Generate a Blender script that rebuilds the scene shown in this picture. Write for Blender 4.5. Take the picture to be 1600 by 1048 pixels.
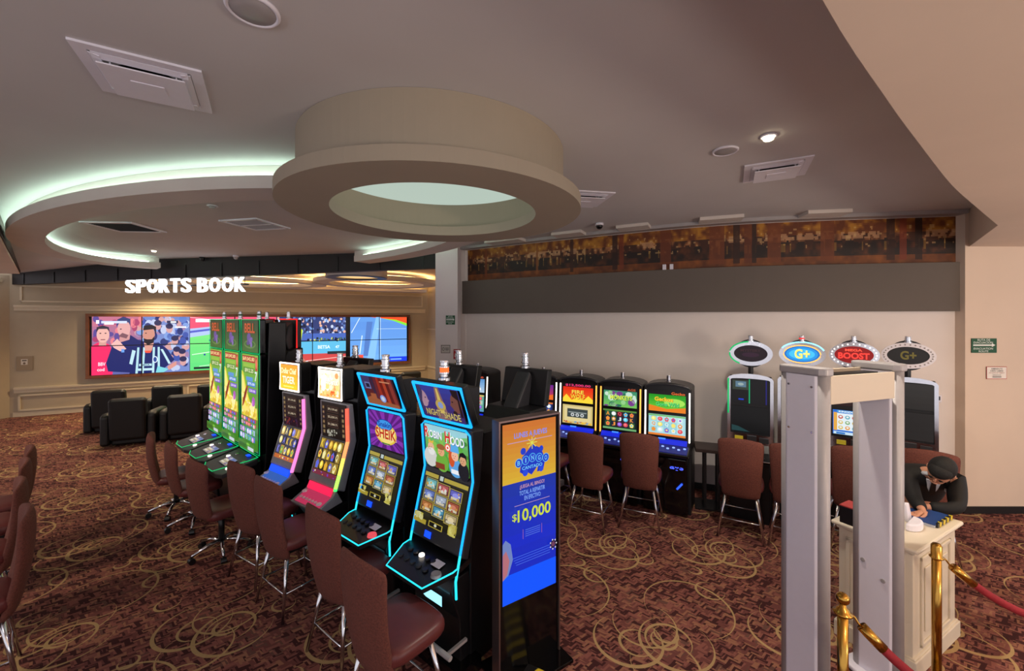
import bpy, bmesh, math, random
import numpy as np
from mathutils import Vector, Matrix

random.seed(7)
S = bpy.context.scene
for o in list(bpy.data.objects): bpy.data.objects.remove(o)
COL = S.collection
R = math.radians
HC = 2.5            # eye height
FPX = 640.0         # focal length in pixels
HY = 498.0          # horizon row

# ------------------------------------------------------------------ camera, world, exposure, lights
cd = bpy.data.cameras.new('camera'); cam = bpy.data.objects.new('camera', cd); COL.objects.link(cam)
cam.location = (0, 0, HC); cam.rotation_euler = (R(90), 0, 0)
cd.sensor_width = 36; cd.lens = FPX / 1600 * 36; cd.shift_y = -(524 - HY) / 1600
cd.clip_start = .05; cd.clip_end = 100
S.camera = cam
S.view_settings.view_transform = 'Standard'; S.view_settings.look = 'None'
S.view_settings.gamma = 1; S.view_settings.use_curve_mapping = False
S.view_settings.exposure = 0.0

W = bpy.data.worlds.new('world'); S.world = W; W.use_nodes = True
W.node_tree.nodes['Background'].inputs[0].default_value = (.53, .51, .54, 1)
W.node_tree.nodes['Background'].inputs[1].default_value = 1.8

def light(kind, name, loc, energy, color=(1, 1, 1), size=.3, aim=None, **kw):
    l = bpy.data.lights.new(name, kind); l.energy = energy; l.color = color
    if kind == 'AREA': l.size = size; l.shape = 'DISK'
    else: l.shadow_soft_size = size
    for k, v in kw.items(): setattr(l, k, v)
    o = bpy.data.objects.new(name, l); COL.objects.link(o); o.location = loc
    d = Vector(aim if aim else (loc[0], loc[1], 0)) - Vector(loc)
    o.rotation_euler = d.to_track_quat('-Z', 'Y').to_euler()
    return o
# unseen spots behind and beside the viewer, some added only as fill
light('SPOT', 'hall_spot', (2.6, -1.2, 3.4), 170, (1, .80, .60), .08, (3.2, 2.6, .8), spot_size=R(75), spot_blend=.6)
light('SPOT', 'hall_spot', (5.6, .6, 3.38), 150, (1, .76, .50), .12, (6.4, 4.8, .9), spot_size=R(95), spot_blend=.8)
light('SPOT', 'hall_spot', (1.6, -1.0, 3.85), 620, (.95, .97, 1), .3, (1.7, 5.0, 1.0), spot_size=R(80), spot_blend=.8)  # added cool wash to brighten the curved back wall
light('SPOT', 'hall_spot', (-2.4, -.6, 3.85), 60, (.96, .90, 1), .3, (-3.4, 3.0, 0), spot_size=R(90), spot_blend=.8)
light('SPOT', 'hall_spot', (-6.0, 2.2, 3.85), 300, (1, .80, .58), .2, (-6.0, 4.6, 0), spot_size=R(110), spot_blend=.8)
light('SPOT', 'hall_spot', (-.6, -.9, 3.85), 260, (.92, .92, 1), .15, (1.9, 2.6, 1.1), spot_size=R(45), spot_blend=.7)
light('AREA', 'fill_uplight', (1.2, -1.6, 1.6), 50, (1, .86, .74), 1.2, (1.2, -1.5, 3.9))  # added upward fill for the ceiling ahead, not a fitting
# added area fill behind the viewer, brightening the ceilings from below
light('AREA', 'fill_uplight', (-3.0, -2.6, 2.0), 55, (.93, .92, .95), 1.2, (-3.0, -2.6, 3.9))
light('AREA', 'fill_uplight', (5.6, -1.2, 1.6), 170, (1, .80, .62), 1.2, (5.2, -.2, 3.9))
light('SPOT', 'downlight_beam', (1.96, 3.13, 3.84), 200, (1, .88, .74), .05, None, spot_size=R(150), spot_blend=.8)
light('SPOT', 'downlight_beam', (-7.3, 8.2, 3.80), 220, (1, .85, .65), .05, None, spot_size=R(110), spot_blend=.8)
light('SPOT', 'downlight_beam', (4.6, 2.6, 3.38), 75, (1, .76, .5), .05, (4.7, 3.6, 0), spot_size=R(120), spot_blend=.8)
# warm downlights of the sports lounge
for p in ((-9.6, 10.9, 3.5), (-6.6, 11.2, 3.5), (-4.2, 12.2, 3.5), (-3.2, 10.0, 3.4)):
    light('SPOT', 'lounge_downlight', p, 400, (1, .74, .42), .08, None, spot_size=R(140), spot_blend=.9)

# ------------------------------------------------------------------ materials
def lin(c):
    out = []
    for v in c[:3]:
        v = v / 255
        out.append(v / 12.92 if v <= .04045 else ((v + .055) / 1.055) ** 2.4)
    return (*out, 1)
MATS = {}
def mat(name, rgb=(128, 128, 128), rough=.5, metal=0, noise=0, scale=20, bump=0, emit=None, strength=0, coat=0, spec=.5):
    if name in MATS: return MATS[name]
    m = bpy.data.materials.new(name); m.use_nodes = True; nt = m.node_tree; b = nt.nodes['Principled BSDF']
    c = lin(rgb)
    b.inputs['Base Color'].default_value = c; b.inputs['Roughness'].default_value = rough
    b.inputs['Metallic'].default_value = metal; b.inputs['Coat Weight'].default_value = coat
    b.inputs['Specular IOR Level'].default_value = spec
    if emit:
        b.inputs['Emission Color'].default_value = lin(emit); b.inputs['Emission Strength'].default_value = strength
    if noise or bump:
        tc = nt.nodes.new('ShaderNodeTexCoord'); n = nt.nodes.new('ShaderNodeTexNoise')
        n.inputs['Scale'].default_value = scale; n.inputs['Detail'].default_value = 4
        nt.links.new(tc.outputs['Object'], n.inputs['Vector'])
        if noise:
            r = nt.nodes.new('ShaderNodeValToRGB')
            r.color_ramp.elements[0].color = [max(0, v * (1 - noise)) for v in c[:3]] + [1]
            r.color_ramp.elements[1].color = [min(1, v * (1 + noise)) for v in c[:3]] + [1]
            r.color_ramp.elements[0].position = .3; r.color_ramp.elements[1].position = .7
            nt.links.new(n.outputs[0], r.inputs[0]); nt.links.new(r.outputs[0], b.inputs['Base Color'])
        if bump:
            bp = nt.nodes.new('ShaderNodeBump'); bp.inputs['Strength'].default_value = bump; bp.inputs['Distance'].default_value = .01
            nt.links.new(n.outputs[0], bp.inputs['Height']); nt.links.new(bp.outputs[0], b.inputs['Normal'])
    MATS[name] = m
    return m
def attr_mat(name, strength, rough=.35):
    m = bpy.data.materials.new(name); m.use_nodes = True; nt = m.node_tree; b = nt.nodes['Principled BSDF']
    a = nt.nodes.new('ShaderNodeAttribute'); a.attribute_name = 'Col'
    if strength:
        b.inputs['Base Color'].default_value = (.01, .01, .012, 1)
        nt.links.new(a.outputs['Color'], b.inputs['Emission Color']); b.inputs['Emission Strength'].default_value = strength
        b.inputs['Roughness'].default_value = .3; b.inputs['Specular IOR Level'].default_value = .25
    else:
        nt.links.new(a.outputs['Color'], b.inputs['Base Color']); b.inputs['Roughness'].default_value = rough
    return m
SCREEN = attr_mat('screen_picture', 1.0); SCREEN_DIM = attr_mat('screen_picture_dim', .72)
BRIGHT = attr_mat('screen_picture_bright', 1.5)
PRINT = attr_mat('printed_surface', 0, .6)
BLACK = mat('black_cabinet', (17, 17, 20), .35, noise=.2, scale=8)
BLACKG = mat('black_gloss', (8, 8, 10), .12)
DGREY = mat('dark_grey_plastic', (45, 45, 50), .4, noise=.1)
SILVER = mat('silver_plastic', (150, 150, 158), .4, .1, noise=.05)
CHROME = mat('chrome', (215, 215, 220), .15, 1, noise=.03)
WALLP = mat('wall_paint', (228, 220, 217), .85, noise=.015, scale=3, bump=.02)
COLP = mat('column_paint', (228, 220, 222), .85, noise=.015, scale=3)
CEIL = mat('ceiling_paint', (202, 199, 200), .9, noise=.03, scale=1.2)
CEILW = mat('soffit_paint', (222, 202, 184), .9, noise=.03, scale=1.5, bump=.02)
RINGP = mat('plaster_white', (214, 206, 200), .85, noise=.02, scale=3)
DRUMP = mat('drum_paint_shaded', (164, 152, 134), .85, noise=.02, scale=3)  # beige, darkened further to hold the drum's backlit shade in its colour
TAUPE = mat('taupe_paint', (186, 171, 146), .8, noise=.03, scale=4)
MOULD = mat('cream_moulding', (214, 200, 172), .6, noise=.02)
BAND = mat('grey_brown_paint', (104, 96, 90), .85, noise=.02, scale=3)
DARKB = mat('dark_beam', (32, 27, 29), .6, noise=.1)
DBROWN = mat('dark_brown', (60, 40, 30), .7, noise=.1)
BASEB = mat('black_baseboard', (22, 18, 18), .5, noise=.1)
WHITEP = mat('white_metal', (232, 230, 242), .5, noise=.01)
GASK = mat('grey_metal', (172, 168, 170), .45, .15, noise=.03)
CREAMW = mat('cream_wood', (226, 216, 196), .45, noise=.02, scale=5)
BRASS = mat('brass', (196, 150, 70), .2, 1, noise=.05)
ROPE = mat('red_velvet', (150, 32, 44), .8, noise=.15, scale=60, bump=.2)
FABR = mat('brown_red_weave', (104, 56, 46), .85, noise=.25, scale=90, bump=.5)
LEATH = mat('maroon_vinyl', (98, 44, 44), .4, noise=.1, scale=15)
BLEATH = mat('black_leather', (9, 9, 11), .5, noise=.2, scale=12, bump=.1)
WOODD = mat('dark_wood', (48, 34, 30), .4, noise=.2, scale=10)
FRAMEW = mat('wood_frame', (120, 74, 48), .5, noise=.2, scale=6)
SKIN = mat('skin', (196, 140, 112), .5, noise=.04, scale=20)
SUIT = mat('black_suit', (9, 9, 11), .75, noise=.15, scale=40)
SHIRT = mat('white_shirt', (200, 202, 210), .7, noise=.03)
HAIR = mat('black_hair', (10, 8, 8), .75, noise=.3, scale=90, bump=.3)
def glow(name, rgb, s): return mat(name, (20, 20, 20), .5, emit=rgb, strength=s)
COVE = glow('cove_led', (215, 255, 232), 9)
WCOVE = glow('warm_cove_led', (255, 214, 140), 14)
BLUE = glow('blue_led', (20, 165, 255), 1.6)
CYAN = glow('cyan_led', (40, 225, 250), 1.3)
GREEN = glow('green_led', (10, 215, 120), .85)
RED = glow('red_led', (255, 40, 40), 1.2)
PINK = glow('pink_led', (255, 110, 190), 2.2)
WLED = glow('white_led', (255, 240, 225), 3.0)
WSIGN = glow('white_sign', (255, 255, 255), 3.2)
ORANGE = glow('orange_led', (255, 90, 30), 2.0)
BLUEL = glow('blue_panel_led', (10, 70, 255), 1.6)
PINKL = glow('red_pink_panel_led', (255, 30, 80), 1.2)
AMBER = glow('amber_led', (255, 170, 70), 2.0)
LAMP = glow('lamp_face', (255, 240, 200), 12)
AQUA = glow('aqua_ice_led', (150, 230, 255), 1.6)

def carpet():
    m = bpy.data.materials.new('swirl_carpet'); m.use_nodes = True; nt = m.node_tree; L = nt.links; N = nt.nodes
    b = N['Principled BSDF']; b.inputs['Roughness'].default_value = .95; b.inputs['Specular IOR Level'].default_value = .15
    tc = N.new('ShaderNodeTexCoord')
    def math_(op, a, bb=None, c=None):
        n = N.new('ShaderNodeMath'); n.operation = op
        for i, v in enumerate((a, bb, c)):
            if v is None: continue
            if isinstance(v, (int, float)): n.inputs[i].default_value = v
            else: L.new(v, n.inputs[i])
        return n.outputs[0]
    def vmath(op, a, v):
        n = N.new('ShaderNodeVectorMath'); n.operation = op; L.new(a, n.inputs[0])
        if isinstance(v, tuple): n.inputs[1].default_value = v
        elif v is not None: L.new(v, n.inputs[1])
        return n
    P = tc.outputs['Object']
    # zigzag ground: blocks sheared by a triangle wave
    sx = N.new('ShaderNodeSeparateXYZ'); L.new(P, sx.inputs[0])
    zig = math_('PINGPONG', math_('MULTIPLY', sx.outputs[1], 1.0), .045)
    cx = N.new('ShaderNodeCombineXYZ')
    L.new(math_('SNAP', math_('ADD', sx.outputs[0], math_('MULTIPLY', zig, 1.6)), .05), cx.inputs[0])
    L.new(math_('SNAP', math_('ADD', sx.outputs[1], math_('MULTIPLY', math_('PINGPONG', sx.outputs[0], .05), .9)), .022), cx.inputs[1])
    wn = N.new('ShaderNodeTexWhiteNoise'); L.new(cx.outputs[0], wn.inputs['Vector'])
    ns = N.new('ShaderNodeTexNoise'); ns.inputs['Scale'].default_value = 3; L.new(P, ns.inputs['Vector'])
    v = math_('ADD', math_('MULTIPLY', wn.outputs['Value'], .75), math_('MULTIPLY', math_('SUBTRACT', ns.outputs[0], .5), .9))
    rp = N.new('ShaderNodeValToRGB'); rp.color_ramp.interpolation = 'CONSTANT'
    cols = [(0, (66, 36, 36)), (.22, (110, 66, 61)), (.42, (134, 84, 75)), (.6, (146, 101, 80)), (.74, (102, 71, 63)), (.9, (154, 114, 81))]
    e = rp.color_ramp.elements
    e[0].position = 0; e[0].color = lin(cols[0][1]); e[1].position = .22; e[1].color = lin(cols[1][1])
    for p, c in cols[2:]:
        q = e.new(p); q.color = lin(c)
    L.new(v, rp.inputs[0])
    total = None
    def layer(scale, shift, circles, rnd):
        nonlocal total
        q = vmath('ADD', P, shift).outputs[0]
        q2 = vmath('MULTIPLY', q, (1, 1, 0)).outputs[0]
        vo = N.new('ShaderNodeTexVoronoi'); vo.voronoi_dimensions = '2D'
        vo.inputs['Scale'].default_value = scale; vo.inputs['Randomness'].default_value = rnd; L.new(q2, vo.inputs['Vector'])
        d = vmath('SUBTRACT', q2, vo.outputs['Position']).outputs[0]
        ang = N.new('ShaderNodeSeparateXYZ'); L.new(d, ang.inputs[0])
        for ox, oy, r, w in circles:
            s_ = vmath('SUBTRACT', d, (ox, oy, 0)).outputs[0]
            ln = vmath('LENGTH', s_, None).outputs['Value']
            sp = N.new('ShaderNodeSeparateXYZ'); L.new(s_, sp.inputs[0])
            # the stroke swells along its way round, like a pen stroke
            a_ = math_('ARCTAN2', sp.outputs[1], sp.outputs[0])
            wv = math_('MULTIPLY', math_('ADD', math_('SINE', math_('ADD', a_, r * 37)), .95), w * .7)
            hit = math_('LESS_THAN', math_('ABSOLUTE', math_('SUBTRACT', ln, r)), wv)
            total = hit if total is None else math_('MAXIMUM', total, hit)
    layer(.86, (.2, .35, 0), [(-.18, .04, .26, .011), (.18, 0, .27, .011), (.13, .02, .17, .009), (.10, .03, .095, .010), (-.12, .0, .13, .008), (.02, -.20, .24, .008), (.0, .20, .25, .007), (-.38, -.32, .06, .009)], .25)
    layer(.95, (.71, .83, 0), [(.0, .0, .36, .007), (.30, .22, .12, .008), (-.3, -.3, .09, .008)], .5)
    mx = N.new('ShaderNodeMix'); mx.data_type = 'RGBA'
    L.new(math_('MULTIPLY', total, .8), mx.inputs[0]); L.new(rp.outputs[0], mx.inputs[6]); mx.inputs[7].default_value = lin((184, 156, 108))
    L.new(mx.outputs[2], b.inputs['Base Color'])
    return m
CARPET = carpet()

# ------------------------------------------------------------------ mesh helpers
class MB:
    def __init__(s): s.bm = bmesh.new(); s.mi = 0
    def _fin(s, vs):
        for f in set(f for v in vs for f in v.link_faces): f.material_index = s.mi
        return s
    def box(s, c, d, rz=0, rx=0, ry=0):
        r = bmesh.ops.create_cube(s.bm, size=1)
        M = Matrix.Translation(c) @ Matrix.Rotation(rz, 4, 'Z') @ Matrix.Rotation(rx, 4, 'X') @ Matrix.Rotation(ry, 4, 'Y') @ Matrix.Diagonal((*d, 1))
        bmesh.ops.transform(s.bm, matrix=M, verts=r['verts']); return s._fin(r['verts'])
    def cyl(s, p0, p1, r0, r1=None, seg=16):
        r1 = r0 if r1 is None else r1
        p0 = Vector(p0); p1 = Vector(p1); d = p1 - p0
        r = bmesh.ops.create_cone(s.bm, cap_ends=True, segments=seg, radius1=r0, radius2=r1, depth=d.length)
        M = Matrix.Translation((p0 + p1) / 2) @ d.to_track_quat('Z', 'Y').to_matrix().to_4x4()
        bmesh.ops.transform(s.bm, matrix=M, verts=r['verts']); return s._fin(r['verts'])
    def ball(s, c, d, seg=16, rings=10, M=None):
        r = bmesh.ops.create_uvsphere(s.bm, u_segments=seg, v_segments=rings, radius=1)
        T = Matrix.Translation(c) @ (M or Matrix()) @ Matrix.Diagonal((*((d,) * 3 if isinstance(d, (int, float)) else d), 1))
        bmesh.ops.transform(s.bm, matrix=T, verts=r['verts']); return s._fin(r['verts'])
    def lathe(s, prof, c=(0, 0, 0), seg=24):
        c = Vector(c); rings = []
        for r, z in prof:
            rings.append([s.bm.verts.new(c + Vector((r * math.cos(2 * math.pi * i / seg), r * math.sin(2 * math.pi * i / seg), z))) for i in range(seg)])
        fs = []
        for a, b in zip(rings, rings[1:]):
            for i in range(seg): fs.append(s.bm.faces.new((a[i], a[(i + 1) % seg], b[(i + 1) % seg], b[i])))
        fs.append(s.bm.faces.new(rings[0][::-1])); fs.append(s.bm.faces.new(rings[-1]))
        for f in fs: f.material_index = s.mi
        return s
    def tube(s, pts, r, seg=8, closed=False):
        pts = [Vector(p) for p in pts]; n = len(pts); rings = []
        for i, p in enumerate(pts):
            if closed: t = pts[(i + 1) % n] - pts[i - 1]
            else: t = pts[min(i + 1, n - 1)] - pts[max(i - 1, 0)]
            t.normalize(); up = Vector((0, 0, 1)) if abs(t.z) < .95 else Vector((1, 0, 0))
            a = t.cross(up).normalized(); b = t.cross(a).normalized()
            rr = r[i] if isinstance(r, (list, tuple)) else r
            rings.append([s.bm.verts.new(p + (a * math.cos(2 * math.pi * k / seg) + b * math.sin(2 * math.pi * k / seg)) * rr) for k in range(seg)])
        fs = []
        for i in range(n if closed else n - 1):
            a, b = rings[i], rings[(i + 1) % n]
            for k in range(seg): fs.append(s.bm.faces.new((a[k], a[(k + 1) % seg], b[(k + 1) % seg], b[k])))
        if not closed: fs.append(s.bm.faces.new(rings[0][::-1])); fs.append(s.bm.faces.new(rings[-1]))
        for f in fs: f.material_index = s.mi
        return s
    def prism(s, poly, x0, x1):
        """poly of (y,z) extruded along x"""
        a = [s.bm.verts.new((x0, y, z)) for y, z in poly]; b = [s.bm.verts.new((x1, y, z)) for y, z in poly]
        n = len(poly); fs = [s.bm.faces.new(a[::-1]), s.bm.faces.new(b)]
        for i in range(n): fs.append(s.bm.faces.new((a[i], a[(i + 1) % n], b[(i + 1) % n], b[i])))
        for f in fs: f.material_index = s.mi
        return s
    def slab(s, poly, z0, z1):
        """poly of (x,y); z0,z1 numbers or lists"""
        n = len(poly); Z0 = z0 if isinstance(z0, (list, tuple)) else [z0] * n; Z1 = z1 if isinstance(z1, (list, tuple)) else [z1] * n
        a = [s.bm.verts.new((x, y, z)) for (x, y), z in zip(poly, Z0)]; b = [s.bm.verts.new((x, y, z)) for (x, y), z in zip(poly, Z1)]
        fs = [s.bm.faces.new(a[::-1]), s.bm.faces.new(b)]
        for i in range(n): fs.append(s.bm.faces.new((a[i], a[(i + 1) % n], b[(i + 1) % n], b[i])))
        for f in fs: f.material_index = s.mi
        return s
    def strip(s, path, z0, z1, off0, off1):
        """a wall following a plan path, between two sideways offsets (left of travel is +)"""
        n = len(path); A = []; B = []
        for i in range(n):
            p = Vector((*path[i][:2], 0)); t = Vector((*path[min(i + 1, n - 1)][:2], 0)) - Vector((*path[max(i - 1, 0)][:2], 0)); t.normalize()
            nn = Vector((-t.y, t.x, 0)); A.append(p + nn * off0); B.append(p + nn * off1)
        Z = lambda z, i: z[i] if isinstance(z, (list, tuple)) else z
        V = [[s.bm.verts.new((q.x, q.y, zz)) for q, zz in ((A[i], Z(z0, i)), (B[i], Z(z0, i)), (B[i], Z(z1, i)), (A[i], Z(z1, i)))] for i in range(n)]
        fs = []
        for i in range(n - 1):
            for k in range(4): fs.append(s.bm.faces.new((V[i][k], V[i + 1][k], V[i + 1][(k + 1) % 4], V[i][(k + 1) % 4])))
        fs.append(s.bm.faces.new(V[0])); fs.append(s.bm.faces.new(V[-1][::-1]))
        for f in fs: f.material_index = s.mi
        return s
    def use(s, i): s.mi = i; return s
    def build(s, name, m, parent=None, bevel=0, smooth=False, sub=0):
        bmesh.ops.recalc_face_normals(s.bm, faces=s.bm.faces)
        if smooth:
            for f in s.bm.faces: f.smooth = True
        me = bpy.data.meshes.new(name); s.bm.to_mesh(me); s.bm.free()
        for mm in (m if isinstance(m, (list, tuple)) else [m]): me.materials.append(mm)
        o = bpy.data.objects.new(name, me); COL.objects.link(o)
        if parent: o.parent = parent
        if bevel:
            b = o.modifiers.new('bevel', 'BEVEL'); b.width = bevel; b.segments = 3 if bevel > .03 else 2; b.limit_method = 'ANGLE'; b.angle_limit = R(40)
        if sub:
            b = o.modifiers.new('sub', 'SUBSURF'); b.levels = sub; b.render_levels = sub
        return o
def auto_smooth(o, deg=40):
    o.data.set_sharp_from_angle(angle=R(deg)) if hasattr(o.data, 'set_sharp_from_angle') else None
    return o
def thing(name, label, cat, loc=(0, 0, 0), rz=0, group=None):
    o = bpy.data.objects.new(name, None); COL.objects.link(o); o.empty_display_size = .1
    o.location = loc; o.rotation_euler = (0, 0, rz); return tag(o, label, cat, group)
def tag(o, label, cat, group=None):
    o['label'] = label; o['category'] = cat
    if group: o['group'] = group
    return o
def struct(o): o['kind'] = 'structure'; return o
def kids(o): return [c for c in bpy.data.objects if c.parent == o]
KID = {}
def dup(root, loc, rz, label=None):
    if root.name not in KID: KID[root.name] = [(c, kids(c)) for c in kids(root)]
    r = root.copy(); COL.objects.link(r); r.location = loc; r.rotation_euler = (0, 0, rz)
    if label: r['label'] = label
    for ch, gs in KID[root.name]:
        c = ch.copy(); COL.objects.link(c); c.parent = r
        for g in gs:
            d = g.copy(); COL.objects.link(d); d.parent = c
    return r

# ------------------------------------------------------------------ pictures and lettering as coloured mesh
TXT = {}
def text_geo(s, bold=0):
    k = (s, bold)
    if k not in TXT:
        c = bpy.data.curves.new('t', 'FONT'); c.body = s; c.offset = bold; c.resolution_u = 3
        o = bpy.data.objects.new('t', c); me = bpy.data.meshes.new_from_object(o)
        vs = [v.co.copy() for v in me.vertices]; fs = [list(p.vertices) for p in me.polygons]
        bpy.data.objects.remove(o); bpy.data.curves.remove(c); bpy.data.meshes.remove(me)
        x0 = min(v.x for v in vs); x1 = max(v.x for v in vs); y0 = min(v.y for v in vs); y1 = max(v.y for v in vs)
        TXT[k] = ([((v.x - x0) / (x1 - x0), (v.y - y0) / (y1 - y0)) for v in vs], fs)
    return TXT[k]
class Pic:
    """flat artwork: coordinates u,v in 0..1 of a w x h panel"""
    def __init__(s, w, h, bg=None, step=.0005):
        s.w, s.h, s.V, s.F, s.C, s.L, s.step = w, h, [], [], [], 0, step
        if bg is not None: s.rect(0, 0, 1, 1, bg)
    def poly(s, pts, c, up=True):
        if up: s.L += 1
        b = len(s.V); s.V += [(x, y, s.L) for x, y in pts]; s.F.append(list(range(b, b + len(pts)))); s.C.append(lin(c)); return s
    def rect(s, x0, y0, x1, y1, c, up=True): return s.poly([(x0, y0), (x1, y0), (x1, y1), (x0, y1)], c, up)
    def ell(s, cx, cy, rx, ry, c, up=True, n=18, rot=0, a0=0, a1=2 * math.pi):
        P = []
        for i in range(n):
            a = a0 + (a1 - a0) * i / (n if a1 - a0 > 6.2 else n - 1); x = rx * math.cos(a); y = ry * math.sin(a)
            P.append((cx + x * math.cos(rot) - y * math.sin(rot), cy + x * math.sin(rot) + y * math.cos(rot)))
        return s.poly(P, c, up)
    def line(s, x0, y0, x1, y1, t, c):
        dx, dy = (x1 - x0) * s.w, (y1 - y0) * s.h; l = math.hypot(dx, dy); nx, ny = -dy / l * t / 2 / s.w, dx / l * t / 2 / s.h
        return s.poly([(x0 - nx, y0 - ny), (x1 - nx, y1 - ny), (x1 + nx, y1 + ny), (x0 + nx, y0 + ny)], c)
    def grad(s, x0, y0, x1, y1, c0, c1, n=8):
        s.L += 1
        for i in range(n):
            t = (i + .5) / n; s.rect(x0, y0 + (y1 - y0) * i / n, x1, y0 + (y1 - y0) * (i + 1) / n, [a + (b - a) * t for a, b in zip(c0, c1)], False)
        return s
    def text(s, t, x0, y0, x1, y1, c, bold=0, shadow=None, arc=0):
        if shadow: s.text(t, x0 + .012, y0 - .012, x1 + .012, y1 - .012, shadow, bold, None, arc)
        s.L += 1; vs, fs = text_geo(t, bold); b = len(s.V)
        s.V += [(x0 + (x1 - x0) * u, y0 + (y1 - y0) * v + arc * (1 - (2 * u - 1) ** 2), s.L) for u, v in vs]
        for f in fs: s.F.append([b + i for i in f]); s.C.append(lin(c))
        return s
    def specks(s, n, x0, y0, x1, y1, sz, cols, ar=1):
        s.L += 1
        for i in range(n):
            x = random.uniform(x0, x1); y = random.uniform(y0, y1); a = sz * random.uniform(.5, 1.3)
            if i % 12 == 0: s.L += 1
            ax = min(a / s.w, x - x0 + .001, x1 - x + .001); ay = min(a * ar / s.h, y - y0 + .001, y1 - y + .001)
            s.ell(x, y, max(ax, .002), max(ay, .002), random.choice(cols), False, 7)
        return s
    def build(s, name, parent, o, u=(1, 0, 0), v=(0, 0, 1), m=None, fn=None, body=.006):
        """body: thickness of the panel behind the picture"""
        o = Vector(o); u = Vector(u).normalized(); v = Vector(v).normalized(); n = u.cross(v)
        me = bpy.data.meshes.new(name)
        T = fn or (lambda x, y, l: o + u * x * s.w + v * y * s.h + n * l * s.step)
        V = [T(x, y, l) for x, y, l in s.V]; F = list(s.F); C = list(s.C); nb = 0
        if body and not fn:
            b = len(V)
            for dz in (-body, 0):
                for x, y in ((0, 0), (1, 0), (1, 1), (0, 1)): V.append(o + u * x * s.w + v * y * s.h + n * dz)
            bf = [[b + 3, b + 2, b + 1, b], [b + 4, b + 5, b + 6, b + 7]] + [[b + i, b + (i + 1) % 4, b + 4 + (i + 1) % 4, b + 4 + i] for i in range(4)]
            F += bf; C += [(.01, .01, .01, 1)] * 6
        me.from_pydata([tuple(q) for q in V], [], F)
        at = me.color_attributes.new('Col', 'FLOAT_COLOR', 'CORNER')
        buf = []
        for f, c in zip(F, C): buf += list(c) * len(f)
        at.data.foreach_set('color', buf)
        me.materials.append(m or SCREEN)
        ob = bpy.data.objects.new(name, me); COL.objects.link(ob)
        if parent: ob.parent = parent
        return ob
# ------------------------------------------------------------------ the room
def catmull(P, k=6):
    P = [Vector(p) for p in P]; out = []
    for i in range(len(P) - 1):
        a = P[max(i - 1, 0)]; b = P[i]; c = P[i + 1]; d = P[min(i + 2, len(P) - 1)]
        for j in range(k):
            t = j / k
            out.append(.5 * ((2 * b) + (c - a) * t + (2 * a - 5 * b + 4 * c - d) * t * t + (3 * b - 3 * c + d - a) * t ** 3))
    out.append(P[-1]); return [tuple(p) for p in out]

CZ = 3.90
struct(MB().slab([(-15, -4), (9, -4), (9, 17), (-15, 17)], -.1, 0).build('floor', CARPET))

# beam: the edge where the hall ceiling stops before the sports lounge
BM0 = Vector((-1.36, 8.37, 0)); BM1 = Vector((-12.75, 10.41, 0))
def beam_pt(t): return BM0.lerp(BM1, t)
BWALL = catmull([(-.95, 8.12), (.3, 7.35), (1.4, 6.72), (2.6, 6.10), (3.7, 5.74), (5.90, 5.38)], 5)
# main ceiling
bc = MB()
pts = [(-6.25, 4.95, CZ), (-6.25, -4, CZ), (9, -4, CZ), (9, 8.6, CZ), (-1.0, 8.6, CZ), (BM0.x, BM0.y, CZ), (-8.8, 9.70, CZ)]
lo = [bc.bm.verts.new(p) for p in pts]; hi = [bc.bm.verts.new((p[0], p[1], p[2] + .15)) for p in pts]
c1 = bc.bm.verts.new((-12.75, 10.41, 3.64)); c1h = bc.bm.verts.new((-12.75, 10.41, 3.79))
c2 = bc.bm.verts.new((-11.6, 9.65, 3.64)); c2h = bc.bm.verts.new((-11.6, 9.65, 3.79))
bc.bm.faces.new(lo); bc.bm.faces.new(hi[::-1])
bc.bm.faces.new((lo[6], c1, c2)); bc.bm.faces.new((lo[6], c2, lo[0])); bc.bm.faces.new((hi[6], c2h, c1h)); bc.bm.faces.new((hi[6], hi[0], c2h))
for a, b in zip(range(6), range(1, 7)): bc.bm.faces.new((lo[a], lo[b], hi[b], hi[a]))
bc.bm.faces.new((lo[6], c1, c1h, hi[6])); bc.bm.faces.new((c1, c2, c2h, c1h)); bc.bm.faces.new((c2, lo[0], hi[0], c2h))
struct(bc.build('ceiling', CEIL))
# lowered ceiling on the right, with its curved edge
se = catmull([(-1.2, -4), (-.9, -.9), (.15, .52), (.906, 1.195), (1.62, 1.76), (2.13, 2.15), (3.02, 2.82), (3.72, 3.31), (4.84, 4.08)], 5)
struct(MB().slab([p[:2] for p in se] + [(5.91, 5.30), (9, 5.30), (9, -4)], 3.43, CZ - .002).build('ceiling', CEILW))
# lowered ceiling at far left
struct(MB().slab([(-6.25, -4), (-6.25, 4.95), (-11.6, 9.65), (-14.5, 9.2), (-14.5, -4)], 3.56, [CZ - .002, CZ - .002, 3.64, 3.7, CZ]).use(0).build('ceiling', CEILW))
struct(MB().strip([(-6.25, -3.9), (-6.25, 4.95), (-11.6, 9.65)], [3.62, 3.62, 3.58], [CZ - .004, CZ - .004, 3.635], -.012, -.001).build('trim_5', DBROWN))
# back wall, its band and its mural
struct(MB().strip(BWALL, 0, CZ, .0, .12).build('wall_back', WALLP))
struct(MB().strip(BWALL, 2.60, 3.24, -.06, -.001).build('trim_1', BAND))
struct(MB().strip(BWALL, 0, .09, -.02, -.001).build('baseboard_back', BASEB))
# column at the left end of the back wall
struct(MB().box((-1.215, 7.85, 1.95), (.41, .5, 3.898)).build('wall_column', COLP))
struct(MB().slab([(5.83, 5.27), (9, 5.27), (9, 5.6), (5.83, 5.6)], 0, CZ - .01).build('wall_right', CEILW))
struct(MB().strip([(5.80, 5.255), (9, 5.255)], 0, .09, 0, .014).build('baseboard_right', BASEB))

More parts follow.
